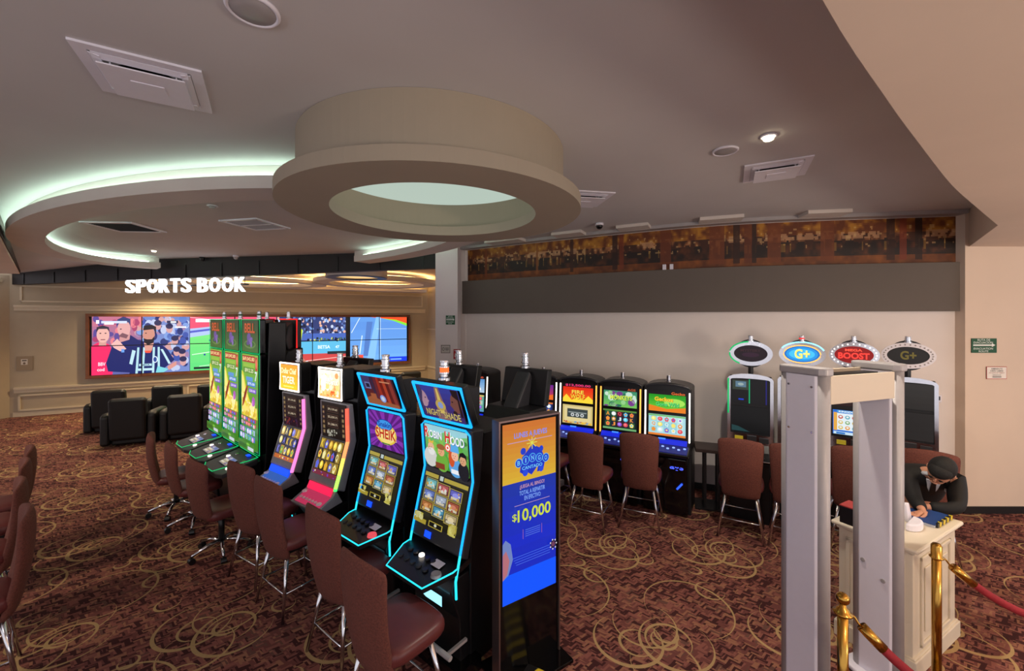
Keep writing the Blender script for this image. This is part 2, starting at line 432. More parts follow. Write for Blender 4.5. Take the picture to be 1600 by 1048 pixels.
# mural: a blurred printed street scene in ambers and browns, following the curved wall
def arc_table(path):
    L = [0]
    for a, b in zip(path, path[1:]): L.append(L[-1] + math.hypot(b[0] - a[0], b[1] - a[1]))
    return L
AL = arc_table(BWALL)
def on_arc(path, L, s, off):
    s = max(0, min(s, L[-1] - 1e-4)); i = max(k for k in range(len(L) - 1) if L[k] <= s); t = (s - L[i]) / (L[i + 1] - L[i])
    a = Vector((*path[i][:2], 0)); b = Vector((*path[i + 1][:2], 0)); p = a.lerp(b, t); d = (b - a).normalized()
    return p + Vector((d.y, -d.x, 0)) * off
rs = np.random.RandomState(5)
def vnoise(nx, ny):
    g = rs.rand(ny + 2, nx + 2)
    def f(x, y):
        x = x * nx; y = y * ny; i = int(x); j = int(y); u = x - i; v = y - j; u = u * u * (3 - 2 * u); v = v * v * (3 - 2 * v)
        return (g[j, i] * (1 - u) + g[j, i + 1] * u) * (1 - v) + (g[j + 1, i] * (1 - u) + g[j + 1, i + 1] * u) * v
    return f
n1, n2, n3, n4 = vnoise(90, 7), vnoise(220, 16), vnoise(30, 3), vnoise(160, 4)
mp = Pic(1, 1)
NX, NY = 520, 26
mlen = AL[-1]
def mix3(a, b, t): t = max(0, min(1, t)); return [p + (q - p) * t for p, q in zip(a, b)]
for j in range(NY):
    for i in range(NX):
        x = (i + .5) / NX; y = (j + .5) / NY
        a, b, c, d = n1(x, y), n2(x, y), n3(x, y), n4(x, y)
        if y < .2: col = mix3((96, 48, 18), (150, 84, 28), a + .4 * (b - .5) - (.2 - y))
        elif y < .52 + .12 * (d - .5): col = mix3((34, 18, 12), (104, 52, 20), (a - .35) * 1.5 + .5 * (b - .5))
        elif y < .70: col = mix3((70, 34, 16), (176, 116, 70), (d - .42) * 2.6 + .8 * (b - .5))
        else: col = mix3((110, 52, 16), (196, 134, 40), (a - .25) * 1.6 + .7 * (b - .5) - .5 * max(0, y - .88))
        if .56 < y < .74 and c > .55 and b > .35: col = mix3(col, (208, 160, 118), .75)
        if b > .80 and .38 < y < .85: col = mix3(col, (225, 190, 130), .6)
        if .30 < y < .5 and n2(x, .5) > .82: col = mix3(col, (196, 150, 60), .5)
        for px, w, pc in ((.06, .004, (130, 60, 20)), (.21, .003, (150, 86, 34)), (.30, .003, (60, 26, 12)), (.40, .006, (52, 22, 12)), (.415, .005, (128, 52, 22)), (.505, .010, (122, 58, 26)), (.60, .014, (126, 62, 28)), (.635, .006, (48, 22, 12)), (.655, .006, (110, 52, 24)), (.665, .004, (44, 20, 12)), (.70, .012, (130, 64, 28)), (.79, .012, (124, 60, 26)), (.895, .007, (54, 24, 14)), (.915, .006, (134, 52, 24)), (.94, .006, (40, 20, 12))):
            if abs(x - px) < w and y > .06: col = mix3(col, pc, .8)
        mp.rect(i / NX, j / NY, (i + 1) / NX, (j + 1) / NY, [v * .92 for v in col], False)
def mural_fn(x, y, l):
    p = on_arc(BWALL, AL, .10 + x * (mlen - .16), .008); return Vector((p.x, p.y, 3.245 + y * .60))
mural = mp.build('mural', None, (0, 0, 0), m=PRINT, fn=mural_fn)
tag(mural, 'long blurred amber and brown street scene mural above the grey band on the curved wall', 'mural')
# slot with pale and dark panels between mural and ceiling
for k, (a, b) in enumerate([(.8, 1.5), (2.1, 2.6), (3.15, 3.6), (4.25, 4.75), (5.45, 5.95)]):
    A = on_arc(BWALL, AL, a, .3); Bq = on_arc(BWALL, AL, b, .3)
    o = MB().strip([A, Bq], CZ - .045, CZ - .001, -.13, .13).build('ceiling_panel', RINGP)
    tag(o, 'pale ceiling slot panel over the mural, %s' % ['left end, behind the round light drum', 'second from the left', 'third from the left', 'fourth from the left', 'nearest the right corner'][k], 'panel', 'pale slot panels over the mural')
struct(MB().strip([on_arc(BWALL, AL, s, .17) for s in np.linspace(.02, mlen - .05, 24)], 3.85, CZ - .001, -.0, .15).build('trim_2', GASK))
# sports lounge walls
WL0 = Vector((-12.7, 10.4, 0)); WL1 = Vector((-3.2, 15.3, 0)); WD = (WL1 - WL0).normalized(); WN = Vector((WD.y, -WD.x, 0)); WLEN = (WL1 - WL0).length
def wp(s, off=0): return WL0 + WD * s + WN * off
def wall_s(px):
    """distance along the lounge wall of a picture column"""
    k = (px - 800) / FPX; return (k * WL0.y - WL0.x) / (WD.x - k * WD.y)
struct(MB().strip([wp(-.4), wp(WLEN + .1)], 0, 3.75, 0, .12).build('wall_left', TAUPE))
struct(MB().strip([(-3.2, 15.4), (-2.2, 14.0), (-1.0, 8.5)], 0, 3.75, 0, .12).build('wall_side', TAUPE))
struct(MB().strip([(-16, 9.3), (-12.78, 10.22), (-12.72, 10.44)], 0, 3.6, 0, .10).build('wall_left_near', TAUPE))
struct(MB().strip([wp(.02, .012), wp(WLEN, .012)], 0, .12, 0, .011).build('baseboard_left', MOULD))
def frame(mb, s0, s1, z0, z1, t=.04, d=.03, P=wp):
    for a, b, c, e in ((s0, s1, z0, z0 + t), (s0, s1, z1 - t, z1), (s0, s0 + t, z0, z1), (s1 - t, s1, z0, z1)):
        mb.strip([P(a, d), P(b, d)], c, e, 0, d - .001)
def rail(mb, s0, s1, z, P=wp):
    mb.strip([P(s0, .06), P(s1, .06)], z, z + .05, 0, .059); mb.strip([P(s0, .035), P(s1, .035)], z - .09, z, 0, .034)
m = MB(); rail(m, .05, WLEN - .05, .70); rail(m, .05, WLEN - .05, 2.80)
frame(m, .15, WLEN - .15, 2.93, 3.36)
s = .12
while s < WLEN - .9:
    e = min(s + 1.55, WLEN - .15); frame(m, s, e, .14, .56); s += 1.72
struct(m.build('trim_3', MOULD))
def wq(s, off=0):
    a = Vector((-16, 9.3, 0)); d = (Vector((-12.78, 10.22, 0)) - a).normalized(); return a + d * s + Vector((d.y, -d.x, 0)) * off
m = MB(); m.strip([wq(0, .09), wq(3.4, .09)], 3.42, 3.52, 0, .088)
for z0, z1 in ((.14, .62), (.75, 2.35), (2.5, 3.3)): frame(m, .3, 3.2, z0, z1, .05, .03, wq)
struct(m.build('trim_4', MOULD))
sd0 = Vector((-3.2, 15.4, 0)); sdd = (Vector((-2.2, 14.0, 0)) - sd0).normalized()
m = MB(); m.strip([sd0 + sdd * .1 + Vector((-.03, -.02, 0)), sd0 + sdd * 1.6 + Vector((-.03, -.02, 0))], .70, .76, 0, .02); m.strip([sd0 + sdd * .1 + Vector((-.03, -.02, 0)), sd0 + sdd * 1.6 + Vector((-.03, -.02, 0))], 2.1, 2.14, 0, .02)
struct(m.build('trim_6', MOULD))
# beam with joints
def along(t0, t1, z0, z1, off0, off1, mb):
    a, b = beam_pt(t0), beam_pt(t1); return mb.strip([a, b], z0, z1, off0, off1)
m = MB(); m.strip([beam_pt(0), beam_pt(.6535), beam_pt(1)], [3.545, 3.431, 3.37], [CZ + .03, CZ + .03, 3.70], -.16, -.002)
struct(MB().slab([(-1.42, 8.36), (-.92, 8.06), (-.80, 8.3), (-1.3, 8.6)], 0, CZ + .02).build('wall_back', WALLP))
m.use(1)
for t in np.linspace(.04, .96, 12):
    p = beam_pt(t); zz = 3.545 - .175 * t; m.box((p.x - .02, p.y - .005, (zz + 3.9 - .26 * t) / 2), (.02, .012, 3.9 - .26 * t - zz - .02), rz=R(-10))
struct(m.build('trim_beam', [DARKB, BLACK]))
# lounge ceiling with its coves
struct(MB().slab([(BM0.x, BM0.y + .17), (-12.7, 10.6), (-12.6, 10.5), (-3.2, 15.5), (-1.0, 9)], 3.72, 3.8).build('ceiling', CEILW))
def cove(path, zb, zt, w, name, led, ledname, label, lw=.02, lz=None, led_off=.12, mt=RINGP):
    pass
def ring_poly(cx, cy, a, b, rot, n=96):
    return [(cx + a * math.cos(t) * math.cos(rot) - b * math.sin(t) * math.sin(rot), cy + a * math.cos(t) * math.sin(rot) + b * math.sin(t) * math.cos(rot)) for t in [2 * math.pi * i / n for i in range(n)]]
def ring_slab(mb, outer, inner, z0, z1, keep=None):
    n = len(outer); ks = [True] * n if keep is None else [keep(outer[i]) and keep(outer[(i + 1) % n]) for i in range(n)]
    V = [[mb.bm.verts.new((q[0], q[1], z)) for q, z in ((outer[i], z0), (outer[i], z1), (inner[i], z1), (inner[i], z0))] for i in range(n)]
    for i in range(n):
        if not ks[i]: continue
        a, b = V[i], V[(i + 1) % n]
        for k in range(4):
            f = mb.bm.faces.new((a[k], a[(k + 1) % 4], b[(k + 1) % 4], b[k])); f.material_index = mb.mi
        if not ks[i - 1]: mb.bm.faces.new(a).material_index = mb.mi
        if not ks[(i + 1) % n]: mb.bm.faces.new(b[::-1]).material_index = mb.mi
    for r in V:
        for v in r:
            if not v.link_faces: mb.bm.verts.remove(v)
    return mb
m = MB().strip([wp(2.6, .75), wp(WLEN - .2, .75)], 3.44, 3.54, 0, .70)
struct(m.build('trim_7', RINGP))
struct(MB().strip([wp(2.6, .25), wp(WLEN - .2, .25)], 3.545, 3.57, 0, .08).build('trim_8', WCOVE))
m = MB(); ring_slab(m, ring_poly(-3.9, 11.9, 1.7, 1.7, 0), ring_poly(-3.9, 11.9, 1.3, 1.3, 0), 3.50, 3.60)
ring_slab(m, ring_poly(-7.2, 11.3, 1.9, 1.3, .47), ring_poly(-7.2, 11.3, 1.5, .95, .47), 3.47, 3.56)
struct(m.build('trim_9', RINGP))
m = MB(); ring_slab(m, ring_poly(-3.9, 11.9, 1.55, 1.55, 0), ring_poly(-3.9, 11.9, 1.48, 1.48, 0), 3.602, 3.62)
ring_slab(m, ring_poly(-7.2, 11.3, 1.75, 1.15, .47), ring_poly(-7.2, 11.3, 1.68, 1.08, .47), 3.562, 3.58)
struct(m.build('trim_10', WCOVE))
d = thing('ceiling_light_drum', 'small round drum with dark rim and warm lit opening in the lounge ceiling', 'ceiling light', (-3.70, 9.78, 3.48))
m = MB(); ring_slab(m, ring_poly(0, 0, .69, .69, 0, 48), ring_poly(0, 0, .66, .66, 0, 48), .002, .24); m.build('drum', RINGP, d)
m = MB(); ring_slab(m, ring_poly(0, 0, .69, .69, 0, 48), ring_poly(0, 0, .47, .47, 0, 48), -.012, 0); m.build('rim', DGREY, d)
MB().lathe([(.47, .03), (.47, .05)], seg=48).build('diffuser', glow('warm_diffuser', (255, 205, 130), 1.1), d)

# ---- big oval cove ring
RA = math.atan2(-.5036, .864); rc = (-4.49, 6.73)
def keep_beam(p): return p[1] < BM0.y + (BM1.y - BM0.y) * (p[0] - BM0.x) / (BM1.x - BM0.x) - .06
def keep(p):
    t = (p[0] - BM0.x) / (BM1.x - BM0.x); return p[1] < BM0.y + (BM1.y - BM0.y) * t - .06 and math.hypot(p[0] + .653, p[1] - 3.56) > 1.12
m = MB()
out = ring_poly(*rc, 4.75, 2.33, RA, 144); inn = ring_poly(*rc, 4.30, 1.97, RA, 144)
m.bm.verts.ensure_lookup_table()
ring_slab(m, out, inn, 3.65, 3.765, keep)
o1 = ring_poly(*rc, 4.58, 2.21, RA, 144); i1 = ring_poly(*rc, 4.48, 2.12, RA, 144)
ring_slab(m, o1, i1, 3.762, CZ - .002, lambda p: keep((p[0], p[1] + .1)) and not p[0] < -8.9)
struct(m.build('trim_ring', RINGP))
m = MB()
ring_slab(m, ring_poly(*rc, 4.68, 2.28, RA, 144), ring_poly(*rc, 4.65, 2.25, RA, 144), 3.768, 3.785, lambda p: keep(p) and keep_beam((p[0], p[1] + .35)))
ring_slab(m, ring_poly(*rc, 4.42, 2.07, RA, 144), ring_poly(*rc, 4.39, 2.04, RA, 144), 3.768, 3.785, lambda p: keep(p) and keep_beam((p[0], p[1] + .35)))
struct(m.build('trim_cove_led', COVE))
# ---- round light drum
dc = (-.653, 3.56)
m = MB()
ring_slab(m, ring_poly(*dc, 1.235, 1.235, 0, 96), ring_poly(*dc, .857, .857, 0, 96), 3.40, 3.495)
ring_slab(m, ring_poly(*dc, 1.09, 1.09, 0, 96), ring_poly(*dc, 1.05, 1.05, 0, 96), 3.49, CZ - .002)
struct(m.build('trim_drum', DRUMP))
struct(MB().lathe([(1.05, 3.78), (1.05, 3.80)], (*dc, 0), 96).build('trim_drum_diffuser', glow('drum_diffuser', (216, 236, 222), .66)))

# ------------------------------------------------------------------ ceiling fittings
def vent(loc, rz, label, sz=.56):
    t = thing('air_diffuser', label, 'air vent', loc, rz, 'square air diffusers in the ceiling')
    h = sz / 2
    m = MB()
    sq = lambda q: [(q, q), (-q, q), (-q, -q), (q, -q)]
    ring_slab(m, sq(h), sq(h - .055), -.014, -.001)
    for k in range(4):
        an = k * math.pi / 2; m.box((math.cos(an) * (h - .08), math.sin(an) * (h - .08), -.020), (.045, sz - .14, .004), rz=an, ry=R(-14))
    m.build('frame', GASK if False else WHITEP, t)
    MB().lathe([(.15, -.004), (.15, -.002)], seg=32).build('duct_opening', BLACKG, t)
    m = MB().box((0, 0, -.05), (sz - .17, sz - .17, .008)).box((0, 0, -.056), (.15, .12, .005))
    for sx in (-1, 1):
        for sy in (-1, 1): m.cyl((sx * .14, sy * .14, -.046), (sx * .14, sy * .14, -.002), .004, seg=6)
    m.build('plate', WHITEP, t, bevel=.003)
vent((-2.12, 2.40, CZ), R(31), 'large square white air diffuser on the ceiling at top left', .54)
vent((2.47, 3.84, CZ), R(-28), 'square white air diffuser beside the lit downlight on the right ceiling', .52)
vent((.82, 4.75, CZ), R(10), 'square air diffuser half hidden behind the round light drum')
def grille(loc, rz, sx, sy, label, split=False):
    t = thing('return_grille', label, 'air vent', loc, rz, 'return grilles inside the oval ring'); m = MB()
    for s_ in (-1, 1): m.box((s_ * sx / 2, 0, -.01), (.05, sy + .05, .018)).box((0, s_ * sy / 2, -.01), (sx, .05, .018))
    if split: m.box((0, 0, -.01), (sx, .03, .018))
    m.build('frame', WHITEP, t)
    m = MB(); n = 16
    for i in range(n): m.box((0, -sy / 2 + .04 + (sy - .08) * i / (n - 1), -.008), (sx - .05, .012, .012), rx=R(30))
    m.box((0, 0, -.001), (sx - .04, sy - .04, .001)).build('slats', GASK if split else DGREY, t)
grille((-5.87, 6.22, CZ), R(4), .66, .62, 'dark return grille inside the left half of the oval ring')
grille((-3.78, 6.05, CZ), R(-12), .58, .60, 'pale two-part return grille inside the oval ring beside the round drum', True)
def speaker(loc, r, label):
    t = thing('ceiling_speaker', label, 'speaker', loc, 0, 'round ceiling speakers')
    MB().lathe([(r, -.001), (r, -.01), (r * .93, -.018), (r * .84, -.014), (r * .84, -.001)], seg=32).build('rim', WHITEP, t, smooth=True)
    MB().lathe([(r * .84, -.010), (r * .83, -.013), (r * .3, -.017), (.001, -.018)], seg=32).build('grille', GASK, t, smooth=True)
speaker((-1.17, 1.85, CZ), .11, 'large round grey ceiling speaker at the top edge near the left diffuser')
speaker((1.77, 3.40, CZ), .10, 'round grey ceiling speaker left of the lit downlight')
def downlight(loc, label, lit=True):
    t = thing('downlight', label, 'ceiling light', loc, 0, 'small round downlights')
    MB().lathe([(.055, -.001), (.06, -.01), (.05, -.014), (.042, -.012)], seg=24).build('rim', WHITEP, t, smooth=True)
    MB().lathe([(.036, -.012), (.036, -.03), (.03, -.036), (.01, -.038)], seg=20).build('lamp', LAMP if lit else GASK, t, smooth=True)
downlight((1.96, 3.13, CZ), 'lit downlight on the right ceiling above the air diffuser')
downlight((-7.3, 8.35, CZ), 'lit downlight inside the far left of the oval ring')
downlight((-3.7, 5.06, CZ), 'unlit small round fitting inside the oval ring near its front edge', False)
downlight((-8.9, 7.6 + .5, CZ), 'unlit round fitting at the far left end inside the oval ring', False)
downlight((4.35, 2.62, 3.43), 'small pale unlit round fitting on the lowered peach ceiling', False)
def dome(loc, m1, m2, label, rz=0):
    t = thing('security_camera', label, 'camera', loc, rz)
    MB().lathe([(.06, 0), (.06, -.03), (.05, -.035)], seg=20).build('base', m1, t, smooth=True)
    MB().ball((0, 0, -.04), .05).build('dome', m2, t, smooth=True)
dome((-7.03, 9.30, 3.898), BLACK, BLACKG, 'black dome camera hanging by the cut end of the oval ring')
dome((-6.1, 9.05, CZ), WHITEP, GASK, 'white dome camera on the ceiling right of the black dome camera')
dome((1.28, 6.0, CZ), WHITEP, BLACKG, 'white dome camera at the ceiling in front of the mural')
for px_s, lab in ((3.78, 'left of the pair of small white sensor boxes on top of the grey band'), (3.88, 'right of the pair of small white sensor boxes on top of the grey band')):
    p = on_arc(BWALL, AL, px_s, .035); a = on_arc(BWALL, AL, px_s + .1, .035) - p
    o = MB().box((0, 0, .04), (.05, .045, .08)).build('sensor_box', WHITEP, bevel=.004); o.location = (p.x, p.y, 3.241); o.rotation_euler.z = math.atan2(a.y, a.x)
    tag(o, lab, 'sensor', 'white sensor boxes')
# ------------------------------------------------------------------ sign hung below the beam
sg = thing('hanging_sign', 'glowing white SPORTS BOOK letters hung under the dark beam', 'sign', (0, 0, 0))
def beam_at_px(px, off):
    k = (px - 800) / FPX; d = (BM1 - BM0).normalized(); n = Vector((d.y, -d.x, 0)) * -1
    a = BM0 + Vector((0, -off, 0)); s_ = (k * a.y - a.x) / (d.x - k * d.y); return a + d * s_
L0 = beam_at_px(199, -.08); L1 = beam_at_px(388, -.08); sd = (L1 - L0); slen = sd.length; sang = math.atan2(sd.y, sd.x)
sg.location = (L0.x, L0.y, 3.12); sg.rotation_euler.z = sang
word = 'SPORTS BOOK'; adv = {'S': .98, 'P': .98, 'O': 1.05, 'R': 1.0, 'T': .92, 'B': 1.0, 'K': 1.0, ' ': .42}
tot = sum(adv[c] for c in word); x = 0; lh = .325
for c in word:
    w = adv[c] / tot * slen
    if c != ' ':
        vs, fs = text_geo(c, .014); mb = MB(); ww = w * .80
        lo_ = [mb.bm.verts.new((x + u * ww, 0, v * lh)) for u, v in vs]; up_ = [mb.bm.verts.new((x + u * ww, -.05, v * lh)) for u, v in vs]
        for f in fs:
            mb.bm.faces.new([up_[i] for i in f]); mb.bm.faces.new([lo_[i] for i in f][::-1])
        ed = {}
        for f in fs:
            for i in range(len(f)):
                e = (f[i], f[(i + 1) % len(f)]); ed[tuple(sorted(e))] = ed.get(tuple(sorted(e)), []) + [e]
        for k_, es in ed.items():
            if len(es) == 1: a, b = es[0]; mb.bm.faces.new((lo_[a], lo_[b], up_[b], up_[a]))
        mb.build('letter', WSIGN, sg)
    x += w
for xx in (.1, slen * .5, slen - .1): MB().cyl((xx, .012, lh * .5), (xx, .012, .45), .006, seg=6).build('hanging_rod', BLACK, sg)
MB().box((slen / 2, .012, lh * .5), (slen, .015, .03)).build('back_bar', BLACK, sg)
# ------------------------------------------------------------------ artwork
def art_reels(p, x0, y0, x1, y1, nc, nr, cell, cols, letters='QKJA', gap=.008):
    cw = (x1 - x0) / nc; ch = (y1 - y0) / nr; p.L += 1
    for i in range(nc):
        for j in range(nr): p.rect(x0 + i * cw + gap, y0 + j * ch + gap, x0 + (i + 1) * cw - gap, y0 + (j + 1) * ch - gap, random.choice(cell), False)
    for i in range(nc):
        for j in range(nr):
            cx = x0 + (i + .5) * cw; cy = y0 + (j + .5) * ch; c = random.choice(cols); k = random.random()
            if k < .28 and letters: p.text(random.choice(letters), cx - cw * .28, cy - ch * .36, cx + cw * .28, cy + ch * .36, c, .03)
            elif k < .62:
                p.ell(cx, cy, cw * .38, ch * .40, c, n=12); p.ell(cx - cw * .05, cy + ch * .06, cw * .2, ch * .22, [min(255, v + 50) for v in c], n=9)
            else:
                p.poly([(cx, cy + ch * .42), (cx + cw * .34, cy + ch * .1), (cx + cw * .22, cy - ch * .4), (cx - cw * .22, cy - ch * .4), (cx - cw * .34, cy + ch * .1)], c)
                p.ell(cx, cy, cw * .17, ch * .17, random.choice(cols), n=9)
def art_bell_top():
    p = Pic(.56, .40); p.grad(0, 0, 1, 1, (70, 120, 40), (48, 70, 36), 8)
    p.ell(.5, .24, .36, .13, (110, 150, 70)); p.ell(.5, .25, .30, .09, (60, 110, 40))
    p.ell(.45, .45, .12, .15, (120, 90, 170)); p.ell(.56, .36, .14, .08, (138, 104, 190), rot=.7); p.ell(.40, .28, .09, .07, (104, 78, 150)); p.ell(.6, .24, .06, .09, (150, 120, 200))
    p.text('BELL', .18, .60, .82, .90, (226, 96, 40), .03, (120, 30, 20)); return p
def art_bell():
    p = Pic(.56, 1.18); p.grad(0, 0, 1, 1, (60, 120, 30), (130, 190, 60), 10)
    p.rect(.02, .915, .82, .985, (170, 40, 26)); p.text('$69,042.80', .04, .925, .78, .972, (255, 220, 150), .02)
    p.rect(.84, .84, .97, .98, (190, 50, 50)); p.ell(.905, .91, .05, .05, (240, 120, 90))
    p.rect(.12, .865, .78, .9, (150, 190, 60)); p.rect(.10, .80, .80, .86, (90, 140, 40)); p.text('$912.25', .2, .805, .74, .85, (235, 240, 190), .02)
    p.text('7', .82, .73, .96, .83, (230, 230, 240), .02)
    # golden heap rising at the left with a red pod
    p.poly([(0, .34), (0, .82), (.10, .80), (.22, .70), (.34, .60), (.55, .50), (.95, .44), (.98, .34)], (232, 214, 60))
    p.poly([(0, .5), (0, .78), (.1, .76), (.24, .62), (.2, .5)], (250, 236, 130))
    p.specks(70, .02, .34, .97, .50, .035, [(250, 230, 120), (255, 244, 170), (220, 180, 60), (240, 210, 90)], 1)
    p.specks(24, .02, .50, .40, .62, .03, [(250, 230, 120), (255, 244, 170), (220, 180, 60)], 1)
    p.ell(.26, .56, .22, .042, (170, 60, 26), rot=.6); p.ell(.24, .565, .15, .02, (110, 30, 16), rot=.6)
    p.rect(.40, .67, .90, .72, (70, 130, 210)); p.rect(.34, .725, .74, .765, (90, 150, 220)); p.text('$75.00', .44, .68, .86, .71, (235, 245, 255), .02)
    p.rect(.50, .605, .96, .65, (120, 84, 200)); p.text('$20.00', .55, .612, .9, .64, (240, 230, 255), .02)
    p.ell(.8, .52, .09, .05, (180, 90, 190)); p.ell(.75, .50, .05, .03, (210, 130, 210))
    art_reels(p, .03, .245, .97, .345, 6, 2, [(190, 70, 70), (90, 170, 80), (200, 90, 110)], [(230, 120, 120), (240, 210, 210), (60, 90, 190)], '')
    art_reels(p, .03, .10, .97, .24, 6, 2, [(90, 150, 220), (130, 120, 210), (70, 110, 200), (170, 190, 230)], [(170, 200, 240), (220, 220, 250), (90, 170, 90), (220, 160, 200)], '')
    p.rect(0, 0, 1, .09, (70, 130, 40)); p.rect(.05, .02, .5, .06, (50, 100, 30)); p.rect(.60, .015, .95, .05, (200, 210, 220)); p.ell(.62, .07, .1, .014, (120, 190, 60))
    return p
def art_orange_top(kind):
    p = Pic(.36, .27)
    if kind == 0:
        p.grad(0, 0, 1, 1, (255, 190, 30), (255, 140, 20), 6); p.text('Dollar Chief', .06, .62, .94, .86, (255, 235, 170), .03, (200, 60, 10)); p.text('TIGER', .14, .22, .86, .52, (255, 240, 200), .03, (210, 80, 10)); p.rect(.2, .08, .8, .12, (255, 230, 120))
    else:
        p.grad(0, 0, 1, 1, (255, 170, 90), (255, 240, 215), 6)
        p.specks(40, .05, .05, .95, .95, .03, [(255, 255, 245), (255, 230, 190), (240, 150, 90), (255, 200, 120)]); p.text('Phoenix', .30, .46, .92, .70, (255, 250, 220), .03, (220, 120, 60)); p.ell(.22, .5, .12, .3, (255, 255, 250)); p.specks(10, .1, .05, .9, .25, .03, [(230, 90, 40), (255, 140, 60)])
    return p
def art_info(kind):
    p = Pic(.42, .36); p.grad(0, 0, 1, 1, (40, 16, 30) if kind == 0 else (30, 20, 14), (44, 34, 30), 6)
    c = [(110, 80, 60), (90, 60, 70), (130, 110, 80)]
    for a in (.05, .86):
        for j in range(6): p.rect(a, .1 + j * .14, a + .09, .20 + j * .14, random.choice(c)); p.ell(a + .045, .15 + j * .14, .03, .03, (170, 140, 90))
    for y0, t in ((.78, '$9,139.65'), (.56, '$2,239.71'), (.36, '$1,288.71')):
        p.rect(.28, y0 - .03, .74, y0 + .14, (84, 60, 48)); p.rect(.30, y0 - .01, .72, y0 + .12, (44, 28, 24)); p.text(t, .32, y0 + .02, .70, y0 + .09, (222, 200, 170), .02)
    if kind: p.specks(14, .28, .06, .72, .28, .02, [(200, 196, 180), (150, 146, 130), (110, 100, 80)])
    else: p.specks(24, .2, .04, .8, .28, .018, [(100, 30, 60), (130, 50, 50), (60, 30, 70)])
    return p
def art_game(kind):
    p = Pic(.42, .36, (30, 24, 18))
    p.rect(.02, 0, .98, .12, (190, 100, 40) if kind == 0 else (120, 40, 60)); p.specks(10, .04, .02, .96, .10, .014, [(240, 200, 80), (110, 60, 170), (250, 240, 200)])
    art_reels(p, .04, .13, .96, .97, 5, 3, [(34, 30, 40), (60, 60, 90), (180, 140, 60)] if kind == 0 else [(44, 30, 16), (110, 80, 20), (150, 120, 30)],
              [(230, 190, 60), (120, 120, 220), (90, 180, 90), (240, 220, 140)] if kind == 0 else [(240, 200, 60), (225, 170, 40), (90, 100, 220), (240, 230, 160), (190, 60, 40)])
    return p
def art_night():
    p = Pic(.46, .28); p.grad(0, 0, 1, 1, (70, 40, 110), (60, 70, 170), 6)
    p.poly([(.35, 0), (.65, 0), (.55, 1), (.45, 1)], (150, 110, 110)); p.poly([(.44, .2), (.56, .2), (.52, .95), (.48, .95)], (235, 205, 110))
    p.ell(.5, .45, .12, .16, (210, 180, 90)); p.ell(.5, .45, .06, .1, (150, 170, 230))
    p.ell(.10, .58, .11, .26, (190, 150, 170)); p.poly([(0, .2), (0, .95), (.08, .98), (.12, .8), (.05, .5), (.06, .2)], (70, 60, 100)); p.poly([(.19, .62), (.235, .52), (.19, .46)], (190, 150, 170)); p.ell(.16, .62, .018, .02, (50, 40, 80))
    p.ell(.90, .58, .12, .28, (130, 80, 70)); p.poly([(1, .2), (1, .98), (.84, .98), (.86, .8), (.96, .7), (.94, .2)], (40, 24, 30)); p.poly([(.79, .62), (.755, .52), (.8, .44)], (130, 80, 70)); p.ell(.83, .30, .05, .07, (50, 30, 34)); p.ell(.83, .63, .018, .02, (20, 14, 20))
    p.text('NIGHT', .10, .10, .46, .30, (226, 206, 120), .02, (60, 30, 60)); p.text('SHADE', .54, .08, .93, .28, (226, 206, 120), .02, (60, 30, 60)); return p
def art_curtain():
    p = Pic(.46, .28); p.grad(0, 0, 1, 1, (120, 40, 30), (60, 24, 50), 6)
    for i, c in enumerate([(60, 40, 70), (110, 40, 50), (170, 50, 30), (120, 30, 20), (190, 70, 40), (100, 30, 24), (150, 60, 50)]): p.poly([(.28 + i * .1, .12), (.38 + i * .1, .12), (.36 + i * .1, 1), (.30 + i * .09, 1)], c)
    p.poly([(0, .5), (0, 1), (.3, 1), (.24, .6)], (70, 60, 110)); p.rect(.08, .55, .26, .78, (120, 130, 190)); p.rect(.11, .6, .23, .74, (30, 30, 60))
    p.poly([(0, 0), (1, 0), (1, .12), (.5, .18), (.2, .3), (0, .2)], (170, 100, 60)); p.ell(.55, .26, .09, .13, (150, 180, 250)); p.ell(.55, .26, .05, .08, (225, 235, 255)); p.rect(.18, .2, .36, .4, (180, 100, 60)); p.rect(.6, .84, .92, .88, (220, 150, 110)); return p
